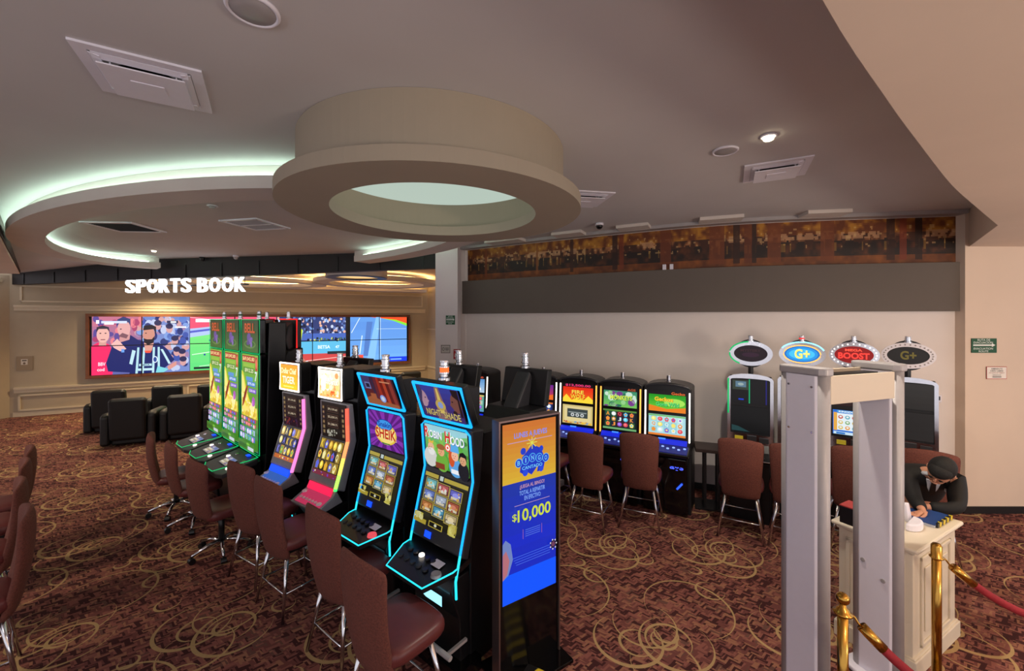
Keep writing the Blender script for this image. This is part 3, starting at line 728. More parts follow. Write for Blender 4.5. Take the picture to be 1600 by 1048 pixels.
def art_robin():
    p = Pic(.48, .33); p.grad(0, 0, 1, 1, (60, 140, 40), (130, 200, 130), 8)
    p.poly([(0, .78), (.15, .86), (.3, .8), (.5, .9), (.75, .82), (1, .9), (1, 1), (0, 1)], (150, 205, 215)); p.specks(26, 0, .3, 1, .8, .03, [(90, 170, 60), (60, 130, 40), (130, 190, 80)])
    # four cartoon townsfolk in a row
    p.ell(.12, .22, .16, .24, (205, 205, 200)); p.ell(.14, .46, .08, .11, (228, 178, 140)); p.ell(.15, .36, .08, .09, (225, 225, 222)); p.poly([(.08, .56), (.2, .56), (.22, .64), (.15, .6), (.1, .66)], (220, 180, 70))
    p.ell(.40, .16, .15, .22, (110, 170, 60)); p.ell(.39, .42, .08, .11, (226, 166, 122)); p.ell(.39, .53, .10, .07, (150, 96, 50)); p.rect(.24, 0, .46, .14, (130, 60, 36)); p.ell(.56, .56, .07, .10, (240, 90, 80)); p.ell(.56, .56, .045, .065, (250, 240, 230)); p.ell(.56, .56, .02, .03, (220, 60, 50))
    p.ell(.72, .14, .15, .22, (90, 160, 220)); p.ell(.64, .34, .07, .2, (204, 84, 40)); p.ell(.72, .42, .08, .12, (236, 180, 150)); p.poly([(.62, .50), (.82, .50), (.80, .68), (.72, .74), (.64, .66)], (90, 170, 230)); p.rect(.62, 0, .82, .10, (235, 235, 240))
    p.ell(.90, .12, .12, .22, (30, 28, 36)); p.ell(.90, .36, .07, .11, (214, 160, 120)); p.poly([(.81, .36), (.83, .52), (.91, .56), (.98, .5), (.99, .34), (.95, .44), (.86, .45)], (20, 18, 24))
    for cx, cy in ((.14, .47), (.39, .43), (.72, .43), (.90, .37)):
        for d in (-.025, .025): p.ell(cx + d, cy, .008, .012, (30, 20, 20), n=8)
        p.rect(cx - .02, cy - .055, cx + .02, cy - .045, (150, 50, 40))
    p.text('R', .04, .72, .15, .97, (210, 50, 40), .03, (255, 255, 255)); p.text('OBIN', .16, .72, .46, .90, (245, 250, 250), .02, (90, 120, 160)); p.text('H', .54, .70, .66, .96, (210, 50, 40), .03, (255, 255, 255)); p.text('OOD', .67, .68, .97, .88, (245, 250, 250), .02, (90, 120, 160)); return p
def art_sheik():
    p = Pic(.48, .33, (88, 26, 120))
    p.L += 1
    for i in range(16):
        a = i * math.pi / 8; b = a + math.pi / 16
        P = [(.5 + .03 * math.cos(a), .45 + .03 * math.sin(a)), (min(1, max(0, .5 + .75 * math.cos(a))), min(1, max(0, .45 + .75 * math.sin(a)))), (min(1, max(0, .5 + .75 * math.cos(b))), min(1, max(0, .45 + .75 * math.sin(b))))]
        p.poly(P, (130, 50, 170), False)
    p.ell(.5, .42, .33, .30, (224, 190, 60)); p.ell(.5, .42, .29, .26, (240, 215, 120)); p.ell(.48, .66, .24, .15, (20, 50, 150)); p.ell(.48, .66, .22, .13, (60, 150, 230))
    p.text('Snakin', .29, .60, .68, .74, (20, 40, 150), .02); p.text('SHEIK', .20, .28, .82, .56, (190, 50, 24), .03, (250, 230, 170)); p.rect(.38, .14, .62, .17, (30, 120, 60)); return p
def art_menu():
    p = Pic(.48, .36, (26, 24, 18)); p.rect(.0, .91, .32, .99, (196, 176, 66)); p.rect(.46, .90, 1, .98, (196, 176, 66)); p.rect(.36, .90, .44, .99, (210, 225, 220))
    cs = [[(120, 190, 190), (190, 90, 90), (110, 110, 210)], [(110, 130, 200), (180, 190, 210), (180, 90, 60)], [(190, 120, 60), (90, 160, 190), (200, 180, 130)]]
    for i in range(3):
        for j in range(3):
            x0 = .06 + i * .31; y1 = .88 - j * .225 - i * .02; c = cs[j][i]
            p.rect(x0 - .012, y1 - .205, x0 + .272, y1 + .01, (206, 184, 84)); p.rect(x0, y1 - .195, x0 + .26, y1, [v * .6 for v in c]); p.rect(x0 + .02, y1 - .11, x0 + .24, y1 - .02, c)
            p.ell(x0 + .13, y1 - .1, .07, .05, [min(255, v + 50) for v in c]); p.rect(x0 + .04, y1 - .175, x0 + .22, y1 - .13, (230, 220, 190)); p.specks(5, x0 + .02, y1 - .19, x0 + .24, y1 - .02, .012, [(240, 240, 230), c, (230, 180, 80)])
    p.rect(0, 0, .30, .09, (186, 166, 58)); p.rect(.36, .01, .68, .12, (196, 176, 66)); p.rect(.38, .025, .66, .105, (20, 18, 14)); p.ell(.52, .07, .03, .03, (230, 230, 200)); p.specks(12, .0, .06, .22, .2, .03, [(220, 210, 120), (240, 236, 180), (190, 180, 60)]); p.specks(12, .80, .02, .98, .24, .03, [(220, 210, 100), (240, 232, 150), (190, 170, 50)]); return p
def art_ags(kind):
    p = Pic(.46, .27)
    A = [((110, 40, 150), (220, 60, 70)), ((230, 40, 20), (250, 120, 30)), ((60, 140, 110), (120, 200, 90)), ((30, 150, 30), (120, 210, 60)), ((90, 150, 210), (190, 210, 230))][kind]
    p.grad(0, 0, 1, .82, A[1], A[0], 7); p.rect(0, .82, 1, 1, (20, 14, 18))
    if kind == 0: p.text('AGS', .38, .85, .72, .96, (220, 90, 60), .02); p.poly([(0, 0), (1, 0), (1, .3), (.6, .16), (0, .34)], (240, 110, 40)); p.ell(.45, .55, .28, .16, (230, 90, 190)); p.text('Phoenix', .12, .36, .8, .66, (250, 220, 240), .02, (120, 20, 90))
    if kind == 1: p.text('$12,500.00', .08, .84, .92, .98, (235, 60, 120), .03); p.poly([(0, 0), (1, 0), (1, .2), (.85, .4), (.7, .15), (.5, .3), (.3, .12), (.12, .42), (0, .2)], (255, 220, 60)); p.text('FIRE', .3, .46, .7, .66, (255, 220, 80), .03, (150, 20, 10)); p.text('WOLF', .26, .18, .74, .44, (255, 210, 60), .03, (150, 20, 10))
    if kind == 2: p.text('AGS', .72, .85, .96, .96, (200, 90, 50), .02); p.specks(26, 0, 0, 1, .8, .04, [(40, 110, 90), (150, 210, 140), (200, 230, 210), (120, 60, 140)]); p.text('MONKEYS', .2, .36, .86, .6, (220, 240, 90), .03, (30, 90, 40))
    if kind == 3: p.text('Gecko', .62, .84, .98, .97, (240, 110, 40), .02); p.poly([(0, 0), (1, 0), (1, .26), (.5, .14), (0, .3)], (236, 130, 30)); p.ell(.70, .45, .28, .2, (170, 230, 90)); p.text('Geckos', .16, .50, .66, .70, (250, 210, 40), .03, (200, 60, 20)); p.text('Gone Wild', .2, .26, .82, .46, (90, 220, 120), .03, (30, 110, 40))
    if kind == 4: p.text('$12,500.00', .06, .85, .94, .98, (230, 90, 60), .02); p.rect(.08, .4, .8, .66, (230, 90, 80)); p.text('LUCKY', .14, .44, .74, .62, (250, 240, 240), .02); p.specks(12, .05, .05, .95, .35, .03, [(250, 250, 250), (80, 130, 220), (240, 190, 80)])
    return p
def art_agsgame(kind):
    p = Pic(.46, .27, [(30, 40, 90), (210, 190, 120), (20, 30, 30), (170, 220, 230), (90, 160, 150)][kind])
    if kind == 1:
        p.rect(.06, .12, .94, .92, (224, 208, 150)); p.rect(.16, .34, .84, .8, (60, 70, 70)); p.rect(.2, .58, .8, .64, (140, 150, 150))
        for x in (.34, .5, .66): p.ell(x, .48, .06, .09, (210, 215, 215)); p.ell(x, .48, .03, .045, (90, 96, 96))
        p.specks(30, .02, .02, .98, .14, .02, [(240, 190, 60), (120, 160, 190), (190, 90, 50)])
    else:
        art_reels(p, .05, .14, .95, .92, 5, 3, [[(40, 70, 150), (60, 50, 130)], None, [(30, 40, 60), (90, 30, 40), (40, 90, 60)], [(150, 210, 220), (190, 230, 235)], [(110, 180, 150), (170, 210, 190)]][kind],
                  [(240, 150, 60), (100, 200, 240), (230, 80, 90), (250, 230, 120), (140, 90, 210), (230, 240, 240)])
        p.rect(0, .92, 1, 1, [(230, 120, 40), 0, (90, 140, 60), (120, 190, 120), (230, 190, 90)][kind] or (0, 0, 0)); p.rect(0, 0, 1, .1, [(220, 150, 60), 0, (110, 170, 110), (236, 130, 50), (90, 150, 200)][kind] or (0, 0, 0))
    return p
# ------------------------------------------------------------------ machine builder pieces
def candle(t, loc, lit=None, h=.13, r=.034):
    """stacked signal light: chrome collars around clear tubes"""
    m = MB(); x, y, z = loc
    m.lathe([(r * 1.2, z), (r * 1.2, z + h * .14), (r * .8, z + h * .2), (r * .8, z + h * .30), (r * 1.05, z + h * .34), (r * 1.05, z + h * .42)], (x, y, 0), 16)
    m.use(1 if lit else 0).lathe([(r * .85, z + h * .42), (r * .85, z + h * .66)], (x, y, 0), 16)
    m.use(0).lathe([(r * 1.0, z + h * .66), (r * 1.0, z + h * .72), (r * .78, z + h * .75), (r * .78, z + h * .9), (r * .9, z + h * .92), (r * .86, z + h), (.004, z + h * 1.02)], (x, y, 0), 16)
    o = m.build('signal_light', [CHROME, lit or CHROME], t, smooth=True); auto_smooth(o); return o
def led(t, pts, r, m, name='light_strip', closed=False):
    return MB().tube(pts, r, 6, closed).build(name, m, t, smooth=True)
def buttons(t, spots, z, r, mats_, nrm=None):
    for k, (x, y, mt) in enumerate(spots):
        zz = z(y) if callable(z) else z
        MB().cyl((x, y, zz - .004), (x, y, zz + .008), r, r * .9, 12).build('button', mt, t)

NEST = {'deck': ('button', 'play_button', 'button_screen', 'deck_glow', 'label_card', 'chrome_edge', 'bill_slot'), 'head': ('eyes', 'eyebrows', 'hair'), 'seat': ('seat_plate',), 'oval_rim': ('bulbs',), 'pages': ('cover', 'edge_tape', 'yellow_stripes')}
def nest(t):
    """hang small pieces on the part that carries them (the carrier sits untransformed, so nothing moves)"""
    ch = kids(t)
    for base, names in NEST.items():
        b = [c for c in ch if c.name.split('.')[0] == base]
        if b:
            for c in ch:
                if c.name.split('.')[0] in names: c.parent = b[0]
    return t
def blade_machine(name, label, top, main, n_lit):
    """upright cabinet with blue light edging: forward-leaning topper, bent twin screens, wide deck"""
    t = thing(name, label, 'slot machine', group='slot machines in the front row')
    w = .56; h = w / 2
    MB().prism([(.50, 0), (.50, 1.66), (.12, 1.66), (.06, 1.33), (-.02, .90), (-.02, 0)], -h + .02, h - .02).build('cabinet', BLACK, t, bevel=.01)
    # door shell that carries both screens: bends at the waist
    prof = [(.0, 1.70), (-.03, 1.70), (.0, 1.33), (-.13, .84), (-.06, .80), (.07, 1.33), (.10, 1.69)]
    MB().prism(prof, -h, h).build('door', DGREY, t, bevel=.012)
    P = Pic
    up = Vector((0, -.03 - .0, 1.70 - 1.33)).normalized(); a = Vector((-.24, .0 - .006, 1.335)); main.build('upper_screen', t, a + up * .015, (1, 0, 0), up, SCREEN)
    dn = Vector((0, .13, .49)).normalized(); b = Vector((-.24, -.13 - .006, .84)) + dn * .115; art_menu().build('lower_screen', t, b, (1, 0, 0), dn, SCREEN_DIM)
    o = MB().box((-.09, 0, 0), (.07, .004, .045)).build('bill_slot', BLUEL, t); o.rotation_euler.x = -math.atan2(.13, .49); o.location = (0, -.13 + .012 - .006, .885)
    # topper
    tb = Vector((0, -.01, 1.72)); tt = Vector((0, -.12, 2.02)); tu = (tt - tb).normalized(); tl = (tt - tb).length
    ang = math.atan2(.11, .30)
    o = MB().box((0, .035, tl / 2), (w, .06, tl)).build('topper', BLACK, t, bevel=.01); o.location = tb; o.rotation_euler.x = ang
    MB().box((0, .16, 1.80), (.16, .20, .32)).build('topper_neck', BLACK, t)
    top.build('topper_screen', t, tb + Vector((-.23, 0, 0)) + tu * .02 - Vector((0, .012, 0)), (1, 0, 0), tu, SCREEN_DIM)
    e = [Vector((x, 0, 0)) + tb + tu * z - Vector((0, .008, 0)) for x, z in ((-h + .012, .008), (h - .012, .008), (h - .012, tl - .01), (-h + .012, tl - .01))]
    led(t, e, .0125, BLUE, closed=True)
    f = lambda x, y, z: (x, y - .006, z)
    led(t, [f(-h + .01, -.125, .86), f(-h + .01, 0, 1.33), f(-h + .01, -.03, 1.665), f(-h + .05, -.033, 1.695), f(h - .05, -.033, 1.695), f(h - .01, -.03, 1.665), f(h - .01, 0, 1.33), f(h - .01, -.125, .86)], .009, BLUE)
    led(t, [f(h - .005, -.13, .86), f(h - .005, -.17, .70), f(h - .005, -.165, .58)], .009, CYAN); led(t, [f(-h + .01, -.125, .86), f(-h + .01, -.14, .79)], .009, CYAN)
    # deck
    MB().slab([(-h, -.13), (-h + .0, -.20), (-.20, -.40), (.20, -.40), (h, -.20), (h, -.13), (h - .04, .06), (-h + .04, .06)], [.745, .74, .70, .70, .74, .745, .75, .75], [.79, .785, .745, .745, .785, .79, .80, .80]).build('deck', BLACKG if False else BLACK, t, bevel=.006)
    led(t, [(-h, -.15, .79), (-h, -.205, .782), (-.20, -.405, .742), (.20, -.405, .742), (h, -.205, .782), (h, -.15, .79)], .0055, CYAN)
    zf = lambda y: .745 + (y + .40) * .2
    sp = [(-.18 + .065 * i, -.21 - .0 * i, DGREY) for i in range(5)] + [(-.19 + .07 * i, -.29, DGREY) for i in range(5)]
    if n_lit is not None: sp[n_lit] = (sp[n_lit][0], sp[n_lit][1], WLED)
    buttons(t, sp, zf, .022, None)
    MB().cyl((.20, -.285, .765), (.20, -.285, .785), .038, .034, 20).build('play_button', GASK if n_lit is not None else glow('pink_button', (255, 90, 100), .8), t)
    MB().box((.13, -.21, .787), (.09, .06, .003), rx=R(10)).build('label_card', WHITEP, t)
    # foot of the cabinet
    MB().prism([(-.02, 0), (-.02, .70), (-.16, .70), (-.20, .62), (-.12, .40), (-.10, 0)], -h + .03, h - .03).build('belly', BLACK, t, bevel=.01)
    m = MB(); m.prism([(-.235, .53), (-.285, .60), (-.235, .60)], .03, .20); m.build('corner_light', AQUA, t)
    MB().tube([(-.36, -.30, .30), (.36, -.30, .30)], .018, 8).box((-.3, -.2, .28), (.02, .2, .02)).box((.3, -.2, .28), (.02, .2, .02)).build('foot_rail', GASK, t, smooth=False)
    MB().box((0, -.08, .05), (w + .08, .22, .10)).build('plinth', BLACKG, t)
    return nest(t)
def silver_machine(name, label, kind):
    t = thing(name, label, 'slot machine', group='slot machines in the front row'); w = .50; h = w / 2
    MB().prism([(.50, 0), (.50, 1.98), (.14, 1.98), (.10, 1.66), (.12, 1.33), (-.0, .90), (-.0, 0)], -h + .015, h - .015).build('cabinet', BLACK, t, bevel=.01)
    MB().prism([(.04, 1.66), (-.01, 1.66), (.0, 1.30), (-.14, .86), (-.05, .82), (.08, 1.28)], -h, h).build('door', SILVER, t, bevel=.012)
    up = Vector((0, -.01, .36)).normalized(); art_info(kind).build('upper_screen', t, Vector((-.21, -.006, 1.285)), (1, 0, 0), up, SCREEN_DIM)
    dn = Vector((0, .14, .44)).normalized(); art_game(kind).build('lower_screen', t, Vector((-.21, -.148, .86)) + dn * .085, (1, 0, 0), dn, SCREEN)
    art_orange_top(kind).build('topper_screen', t, Vector((-.18, -.058, 1.715)), (1, 0, 0), (0, 0, 1), BRIGHT)
    MB().box((0, .02, 1.85), (.42, .14, .32)).build('topper', BLACK, t, bevel=.02)
    led(t, [(x, -.053, z) for x, z in ((-.195, 1.70), (.195, 1.70), (.195, 2.0), (-.195, 2.0))], .011, WLED, closed=True)
    cs = [(255, 120, 190)] * 6 if kind == 0 else [(255, 90, 70), (255, 100, 70), (255, 150, 90), (250, 220, 90), (170, 250, 90), (60, 240, 110)]
    pts = [(h - .005, -.028, 1.62), (h - .005, -.025, 1.46), (h - .005, -.02, 1.30), (h - .005, -.065, 1.15), (h - .005, -.11, 1.0), (h - .005, -.15, .88), (h - .005, -.152, .86)]
    m = MB(); mats_ = []
    for i in range(6):
        m.use(i).tube([pts[i], pts[i + 1]], .017, 8); mats_.append(glow('edge_light_%d_%d' % (kind, i), cs[i], 1.7))
    m.build('edge_light', mats_, t)
    BL = BLUEL if kind == 0 else PINKL
    MB().prism([(-.13, .86), (-.06, .72), (-.30, .68), (-.33, .72), (-.17, .80)], -h + .02, h - .02).build('deck', SILVER, t, bevel=.008)
    MB().prism([(-.150, .87), (-.176, .812), (-.17, .80), (-.14, .86)], -h + .05, h - .05).build('deck_glow', BL, t)
    MB().prism([(-.178, .806), (-.315, .735), (-.30, .72), (-.16, .79)], -h + .07, h - .04).build('deck_glow', glow('deck_glow_%d' % kind, (60, 120, 230) if kind == 0 else (235, 60, 110), .55), t)
    buttons(t, [(-.14 + .05 * i, -.27, WHITEP) for i in range(6)], lambda y: .762, .016, None)
    buttons(t, [(-.17, -.215, WHITEP), (.17, -.27, WHITEP)], lambda y: .79 if y > -.25 else .762, .028, None)
    MB().prism([(0, 0), (0, .70), (-.28, .68), (-.10, .40), (-.10, 0)], -h + .03, h - .03).build('belly', BLACK, t, bevel=.01)
    led(t, [(h - .04, -.19, .60), (h - .04, -.11, .30)], .006, CYAN)
    MB().tube([(-.33, -.27, .30), (.33, -.27, .30)], .016, 8).box((-.27, -.18, .28), (.02, .18, .02)).box((.27, -.18, .28), (.02, .18, .02)).build('foot_rail', GASK, t)
    candle(t, (0, .06, 2.008), None, .14)
    return nest(t)
def bell_machine(name, label):
    """tall portrait-screen cabinet with green light edging"""
    t = thing(name, label, 'slot machine', group='tall portrait-screen slot machines'); w = .66; h = w / 2
    MB().prism([(.30, 0), (.30, 2.46), (.10, 2.46), (.06, .86), (.0, 0)], -h + .01, h - .01).build('cabinet', BLACK, t, bevel=.012)
    MB().box((0, .035, 1.465), (w - .02, .07, 1.21)).build('screen_bezel', BLACKG, t, bevel=.012)
    art_bell().build('portrait_screen', t, (-.28, -.006, .875), (1, 0, 0), (0, 0, 1), SCREEN)
    MB().box((0, .035, 2.285), (w - .03, .07, .42)).build('topper', BLACKG, t, bevel=.015)
    art_bell_top().build('topper_screen', t, (-.28, -.006, 2.085), (1, 0, 0), (0, 0, 1), SCREEN_DIM)
    for z0, z1 in ((.855, 2.065), (2.075, 2.49)): led(t, [(x, -.004, z) for x, z in ((-h + .012, z0), (h - .012, z0), (h - .012, z1), (-h + .012, z1))], .0042, GREEN, closed=True)
    MB().slab([(-h + .01, -.02), (-h + .01, -.38), (-.20, -.42), (.20, -.42), (h - .01, -.38), (h - .01, -.02)], [.76, .69, .68, .68, .69, .76], [.83, .74, .73, .73, .74, .83]).build('deck', DGREY, t, bevel=.008)
    led(t, [(h - .02, -.02, .842), (h - .02, -.12, .825), (h - .10, -.30, .79), (h - .25, -.42, .735), (-.2, -.425, .733), (-h + .01, -.385, .742)], .0048, GREEN)
    for z in (.838, .848): led(t, [(-h + .03, -.012 - (z - .838), z), (h - .03, -.012 - (z - .838), z)], .004, GREEN)
    q = Pic(.26, .13, (120, 130, 150)); art_reels(q, .03, .05, .97, .95, 5, 3, [(190, 170, 110), (110, 130, 190), (160, 90, 110)], [(230, 220, 200), (90, 110, 180)], ''); q.build('button_screen', t, (-.13, -.30, .772), (1, 0, 0), (0, .95, .25), SCREEN_DIM)
    MB().box((.12, -.06, .836), (.07, .04, .01)).build('bill_slot', BLUEL, t)
    buttons(t, [(-.20, -.18, WLED), (.21, -.30, WLED), (-.13, -.10, CHROME), (.22, -.14, CHROME)], lambda y: .825 + y * .24 + .01, .024, None)
    MB().prism([(.02, 0), (.02, .80), (-.30, .69), (-.10, .45), (-.06, 0)], -h + .03, h - .03).build('belly', BLACK, t, bevel=.01)
    candle(t, (0, .10, 2.50), glow('dim_green', (60, 130, 90), .2), .10, .026)
    return nest(t)
ROW = R(-38)
b3 = bell_machine('portrait_slot_machine', 'tall green-edged portrait slot machine, rightmost of the three, next to the dark gap'); b3.location = (-3.27, 5.12, 0); b3.rotation_euler.z = R(-40)
dup(b3, (-3.80, 5.56, 0), R(-40), 'tall green-edged portrait slot machine, middle of the three')
dup(b3, (-4.33, 6.00, 0), R(-40), 'tall green-edged portrait slot machine, leftmost, beside the black recliners')
t = silver_machine('curved_slot_machine', 'silver slot machine with orange tiger topper, pink light edge and blue lit deck', 0); t.location = (-2.47, 4.64, 0); t.rotation_euler.z = R(-34)
t = silver_machine('curved_slot_machine', 'silver slot machine with white-gold topper, red to green light edge and pink lit deck', 1); t.location = (-1.80, 4.16, 0); t.rotation_euler.z = R(-34)
t = blade_machine('blue_edged_slot_machine', 'blue-edged slot machine showing the purple SHEIK screen', art_curtain(), art_sheik(), None); t.location = (-1.10, 3.62, 0); t.rotation_euler.z = R(-38); candle(t, (0, -.02, 2.035), None, .15, .04)
t = blade_machine('blue_edged_slot_machine', 'blue-edged slot machine showing ROBIN HOOD, nearest the poster totem', art_night(), art_robin(), 2); t.location = (-.485, 3.11, 0); t.rotation_euler.z = R(-39.5); candle(t, (-.02, -.02, 2.035), ORANGE, .15, .04)

# machines of the second row, seen from behind
def back_tall(label, edge):
    t = thing('portrait_slot_machine', label, 'slot machine', group='tall slot machines seen from behind'); w = .57; h = w / 2
    MB().prism([(.30, 0), (.30, 1.9), (.20, 2.06), (.10, 2.10), (.0, 2.10), (.0, 0)], -h, h).build('cabinet', BLACK, t, bevel=.015)
    MB().prism([(.10, 2.09), (.02, 2.09), (.02, 2.49), (.10, 2.49)], -h, h).build('topper', BLACK, t, bevel=.02)
    MB().prism([(.15, 2.02), (.0, 2.10), (.09, 2.46), (.16, 2.40), (.20, 2.2)], -h + .10, h - .10).build('topper_back', DGREY, t, bevel=.02)
    led(t, [(-h - .006, .06, .9), (-h - .006, .06, 2.06)], .012, edge); led(t, [(-h - .006, .09, 2.10), (-h - .006, .09, 2.495), (h - .004, .09, 2.495)], .010, edge)
    MB().box((0, -.005, 1.45), (w - .08, .01, 1.1)).build('portrait_screen', BLACKG, t)
    MB().slab([(-h + .01, 0), (-h + .01, -.36), (h - .01, -.36), (h - .01, 0)], .70, .76).build('deck', DGREY, t, bevel=.01)
    MB().prism([(0, 0), (0, .70), (-.26, .69), (-.06, 0)], -h + .03, h - .03).build('belly', BLACK, t)
    candle(t, (0, .08, 2.495), None, .11, .028); return nest(t)
t = back_tall('black back of a tall slot machine, left of the two behind the green row', glow('dark_red_led', (150, 20, 30), .6)); t.location = (-3.63, 6.22, 0); t.rotation_euler.z = R(140)
t = back_tall('black back of a tall slot machine with bright red edge, behind the tiger slot machine', RED); t.location = (-3.12, 5.88, 0); t.rotation_euler.z = R(140)
def back_low(label, lit=None):
    t = thing('low_slot_machine', label, 'slot machine', group='low slot machines seen from behind'); w = .56; h = w / 2
    MB().prism([(.34, 0), (.34, 1.50), (.26, 1.62), (-.02, 1.62), (-.02, 0)], -h, h).build('cabinet', BLACK, t, bevel=.015)
    MB().prism([(.03, 1.62), (-.05, 1.62), (-.12, 1.98), (-.04, 1.98)], -h, h).build('topper', BLACK, t, bevel=.01)
    MB().prism([(.34, 1.45), (.24, 1.62), (.0, 1.96), (-.04, 1.90), (.02, 1.45)], -.09, .09).build('topper_neck', DGREY, t, bevel=.02)
    MB().box((.0, .345, 1.3), (.14, .004, .05)).build('label_plate', GASK, t)
    MB().box((0, -.05, 1.2), (w - .08, .02, .6)).build('screen', BLACKG, t)
    MB().slab([(-h, .0), (-h, -.36), (h, -.36), (h, .0)], .72, .78).build('deck', DGREY, t, bevel=.01)
    MB().prism([(-.01, 0), (-.01, .72), (-.26, .71), (-.08, 0)], -h + .03, h - .03).build('belly', BLACK, t)
    candle(t, (0, -.03, 1.985), lit, .16, .042); return nest(t)
for i, (p, rz, lab, lit) in enumerate([((.12, 4.28, 0), 142, 'black back of a slot machine left of the lit wall bank, chrome light on top', None),
                                  ((-.62, 4.62, 0), 142, 'black back of a slot machine in front of the white column', None),
                                  ((-2.10, 5.42, 0), 146, 'black back of a slot machine behind the white-gold topper', None)]):
    t = back_low(lab, lit); t.location = p; t.rotation_euler.z = R(rz)

# the bank along the curved wall
def ags(label, kind, edge):
    t = thing('bank_slot_machine', label, 'slot machine', group='blue-decked slot machines along the curved wall'); w = .60; h = w / 2
    m = MB(); n = 10
    poly = [(-h + .005, 0)] + [(h - .005, 0)] + [((h - .005) * math.cos(math.pi * i / n / 1), 0) for i in range(0)]
    # arched body: front outline extruded backward
    A = [(-h, .0), (h, .0), (h, 1.58)] + [(h * math.cos(a), 1.58 + .075 * math.sin(a)) for a in [math.pi * k / 10 for k in range(1, 10)]] + [(-h, 1.58)]
    va = [m.bm.verts.new((x, -.03 - (1.6 - z) * .06, z)) for x, z in A]; vb = [m.bm.verts.new((x, .36, z)) for x, z in A]
    m.bm.faces.new(va); m.bm.faces.new(vb[::-1])
    for i in range(len(A)): j = (i + 1) % len(A); m.bm.faces.new((va[j], va[i], vb[i], vb[j]))
    m.build('cabinet', BLACK, t, bevel=.01)
    led_arch = [((h - .02) * math.cos(a), -.04, 1.585 + .05 * math.sin(a)) for a in [math.pi * k / 12 for k in range(13)]]
    MB().tube(led_arch, .012, 6).build('arch_trim', DGREY, t)
    sl = Vector((0, .06, 1)).normalized()
    art_ags(kind).build('upper_screen', t, (-.23, -.03 - .36 * .06 - .010, 1.275), (1, 0, 0), sl, SCREEN)
    art_agsgame(kind).build('lower_screen', t, (-.23, -.03 - .67 * .06 - .010, .965), (1, 0, 0), sl, SCREEN)
    for s_, e in ((-1, edge[0]), (1, edge[1])):
        if e: led(t, [(s_ * (h - .025), -.03 - .70 * .06 - .006, .90), (s_ * (h - .025), -.03 - .05 * .06 - .006, 1.54)], .010, e)
    MB().prism([(-.07, .92), (-.07, .76), (-.36, .78), (-.38, .82), (-.14, .86)], -h + .01, h - .01).build('deck', BLACK, t, bevel=.008)
    MB().prism([(-.075, .925), (-.078, .88), (-.13, .868), (-.12, .90)], -h + .05, h - .05).build('deck_glow', glow('bank_blue', (14, 40, 230), .9), t)
    MB().prism([(-.145, .871), (-.35, .832), (-.35, .82), (-.14, .86)], -h + .03, h - .03).build('deck_glow', glow('bank_blue_dim', (16, 30, 150), .45), t)
    MB().box((-.06, -.085, .915), (.09, .012, .035)).build('bill_slot', glow('bank_slot', (60, 130, 255), 1.4), t)
    buttons(t, [(-.22 + .065 * i, -.27 + (.04 if i % 2 else 0), glow('bank_button', (150, 180, 255), 1.2)) for i in range(8)], lambda y: .838 + (y + .35) * .19 + .004, .017, None)
    MB().prism([(-.10, .0), (-.10, .76), (-.34, .76), (-.30, .62), (-.24, .30), (-.24, .04), (-.20, 0)], -h + .03, h - .03).build('belly', BLACKG, t, bevel=.015)
    q = Pic(.16, .075); q.text('ags', 0, 0, 1, 1, (70, 90, 255), .02); q.build('logo', t, (.07, -.322, .60), (1, 0, 0), (0, .25, 1), BRIGHT, body=0)
    for x in (-.18, .18): led(t, [(x - .03, -.262, .36), (x + .03, -.280, .44)], .012, glow('bank_slit', (40, 80, 255), 2))
    candle(t, (0, .10, 1.652), WLED if kind == 0 else None, .09, .033); return nest(t)
edges = {3: (WLED, WLED), 2: (AMBER, AMBER), 1: (WLED, AMBER), 0: (None, WLED), 4: (None, WLED)}
labs = {3: 'green gecko slot machine, rightmost of the bank along the curved wall', 2: 'slot machine with the green jungle screen, second from the right in the wall bank', 1: 'slot machine with the red flame $12,500.00 screen behind the left red stool',
        0: 'slot machine with the purple and orange screen just left of the red flame screen', 4: 'slot machine with pale blue screen, glimpsed between the black machine backs'}
for i, kind in enumerate([3, 2, 1, 0, None, 4]):
    if kind is None: continue
    t = ags(labs[kind], kind, edges[kind]); t.location = (2.07 - .54 * i, 5.45 + .30 * i, 0); t.rotation_euler.z = R(-29)

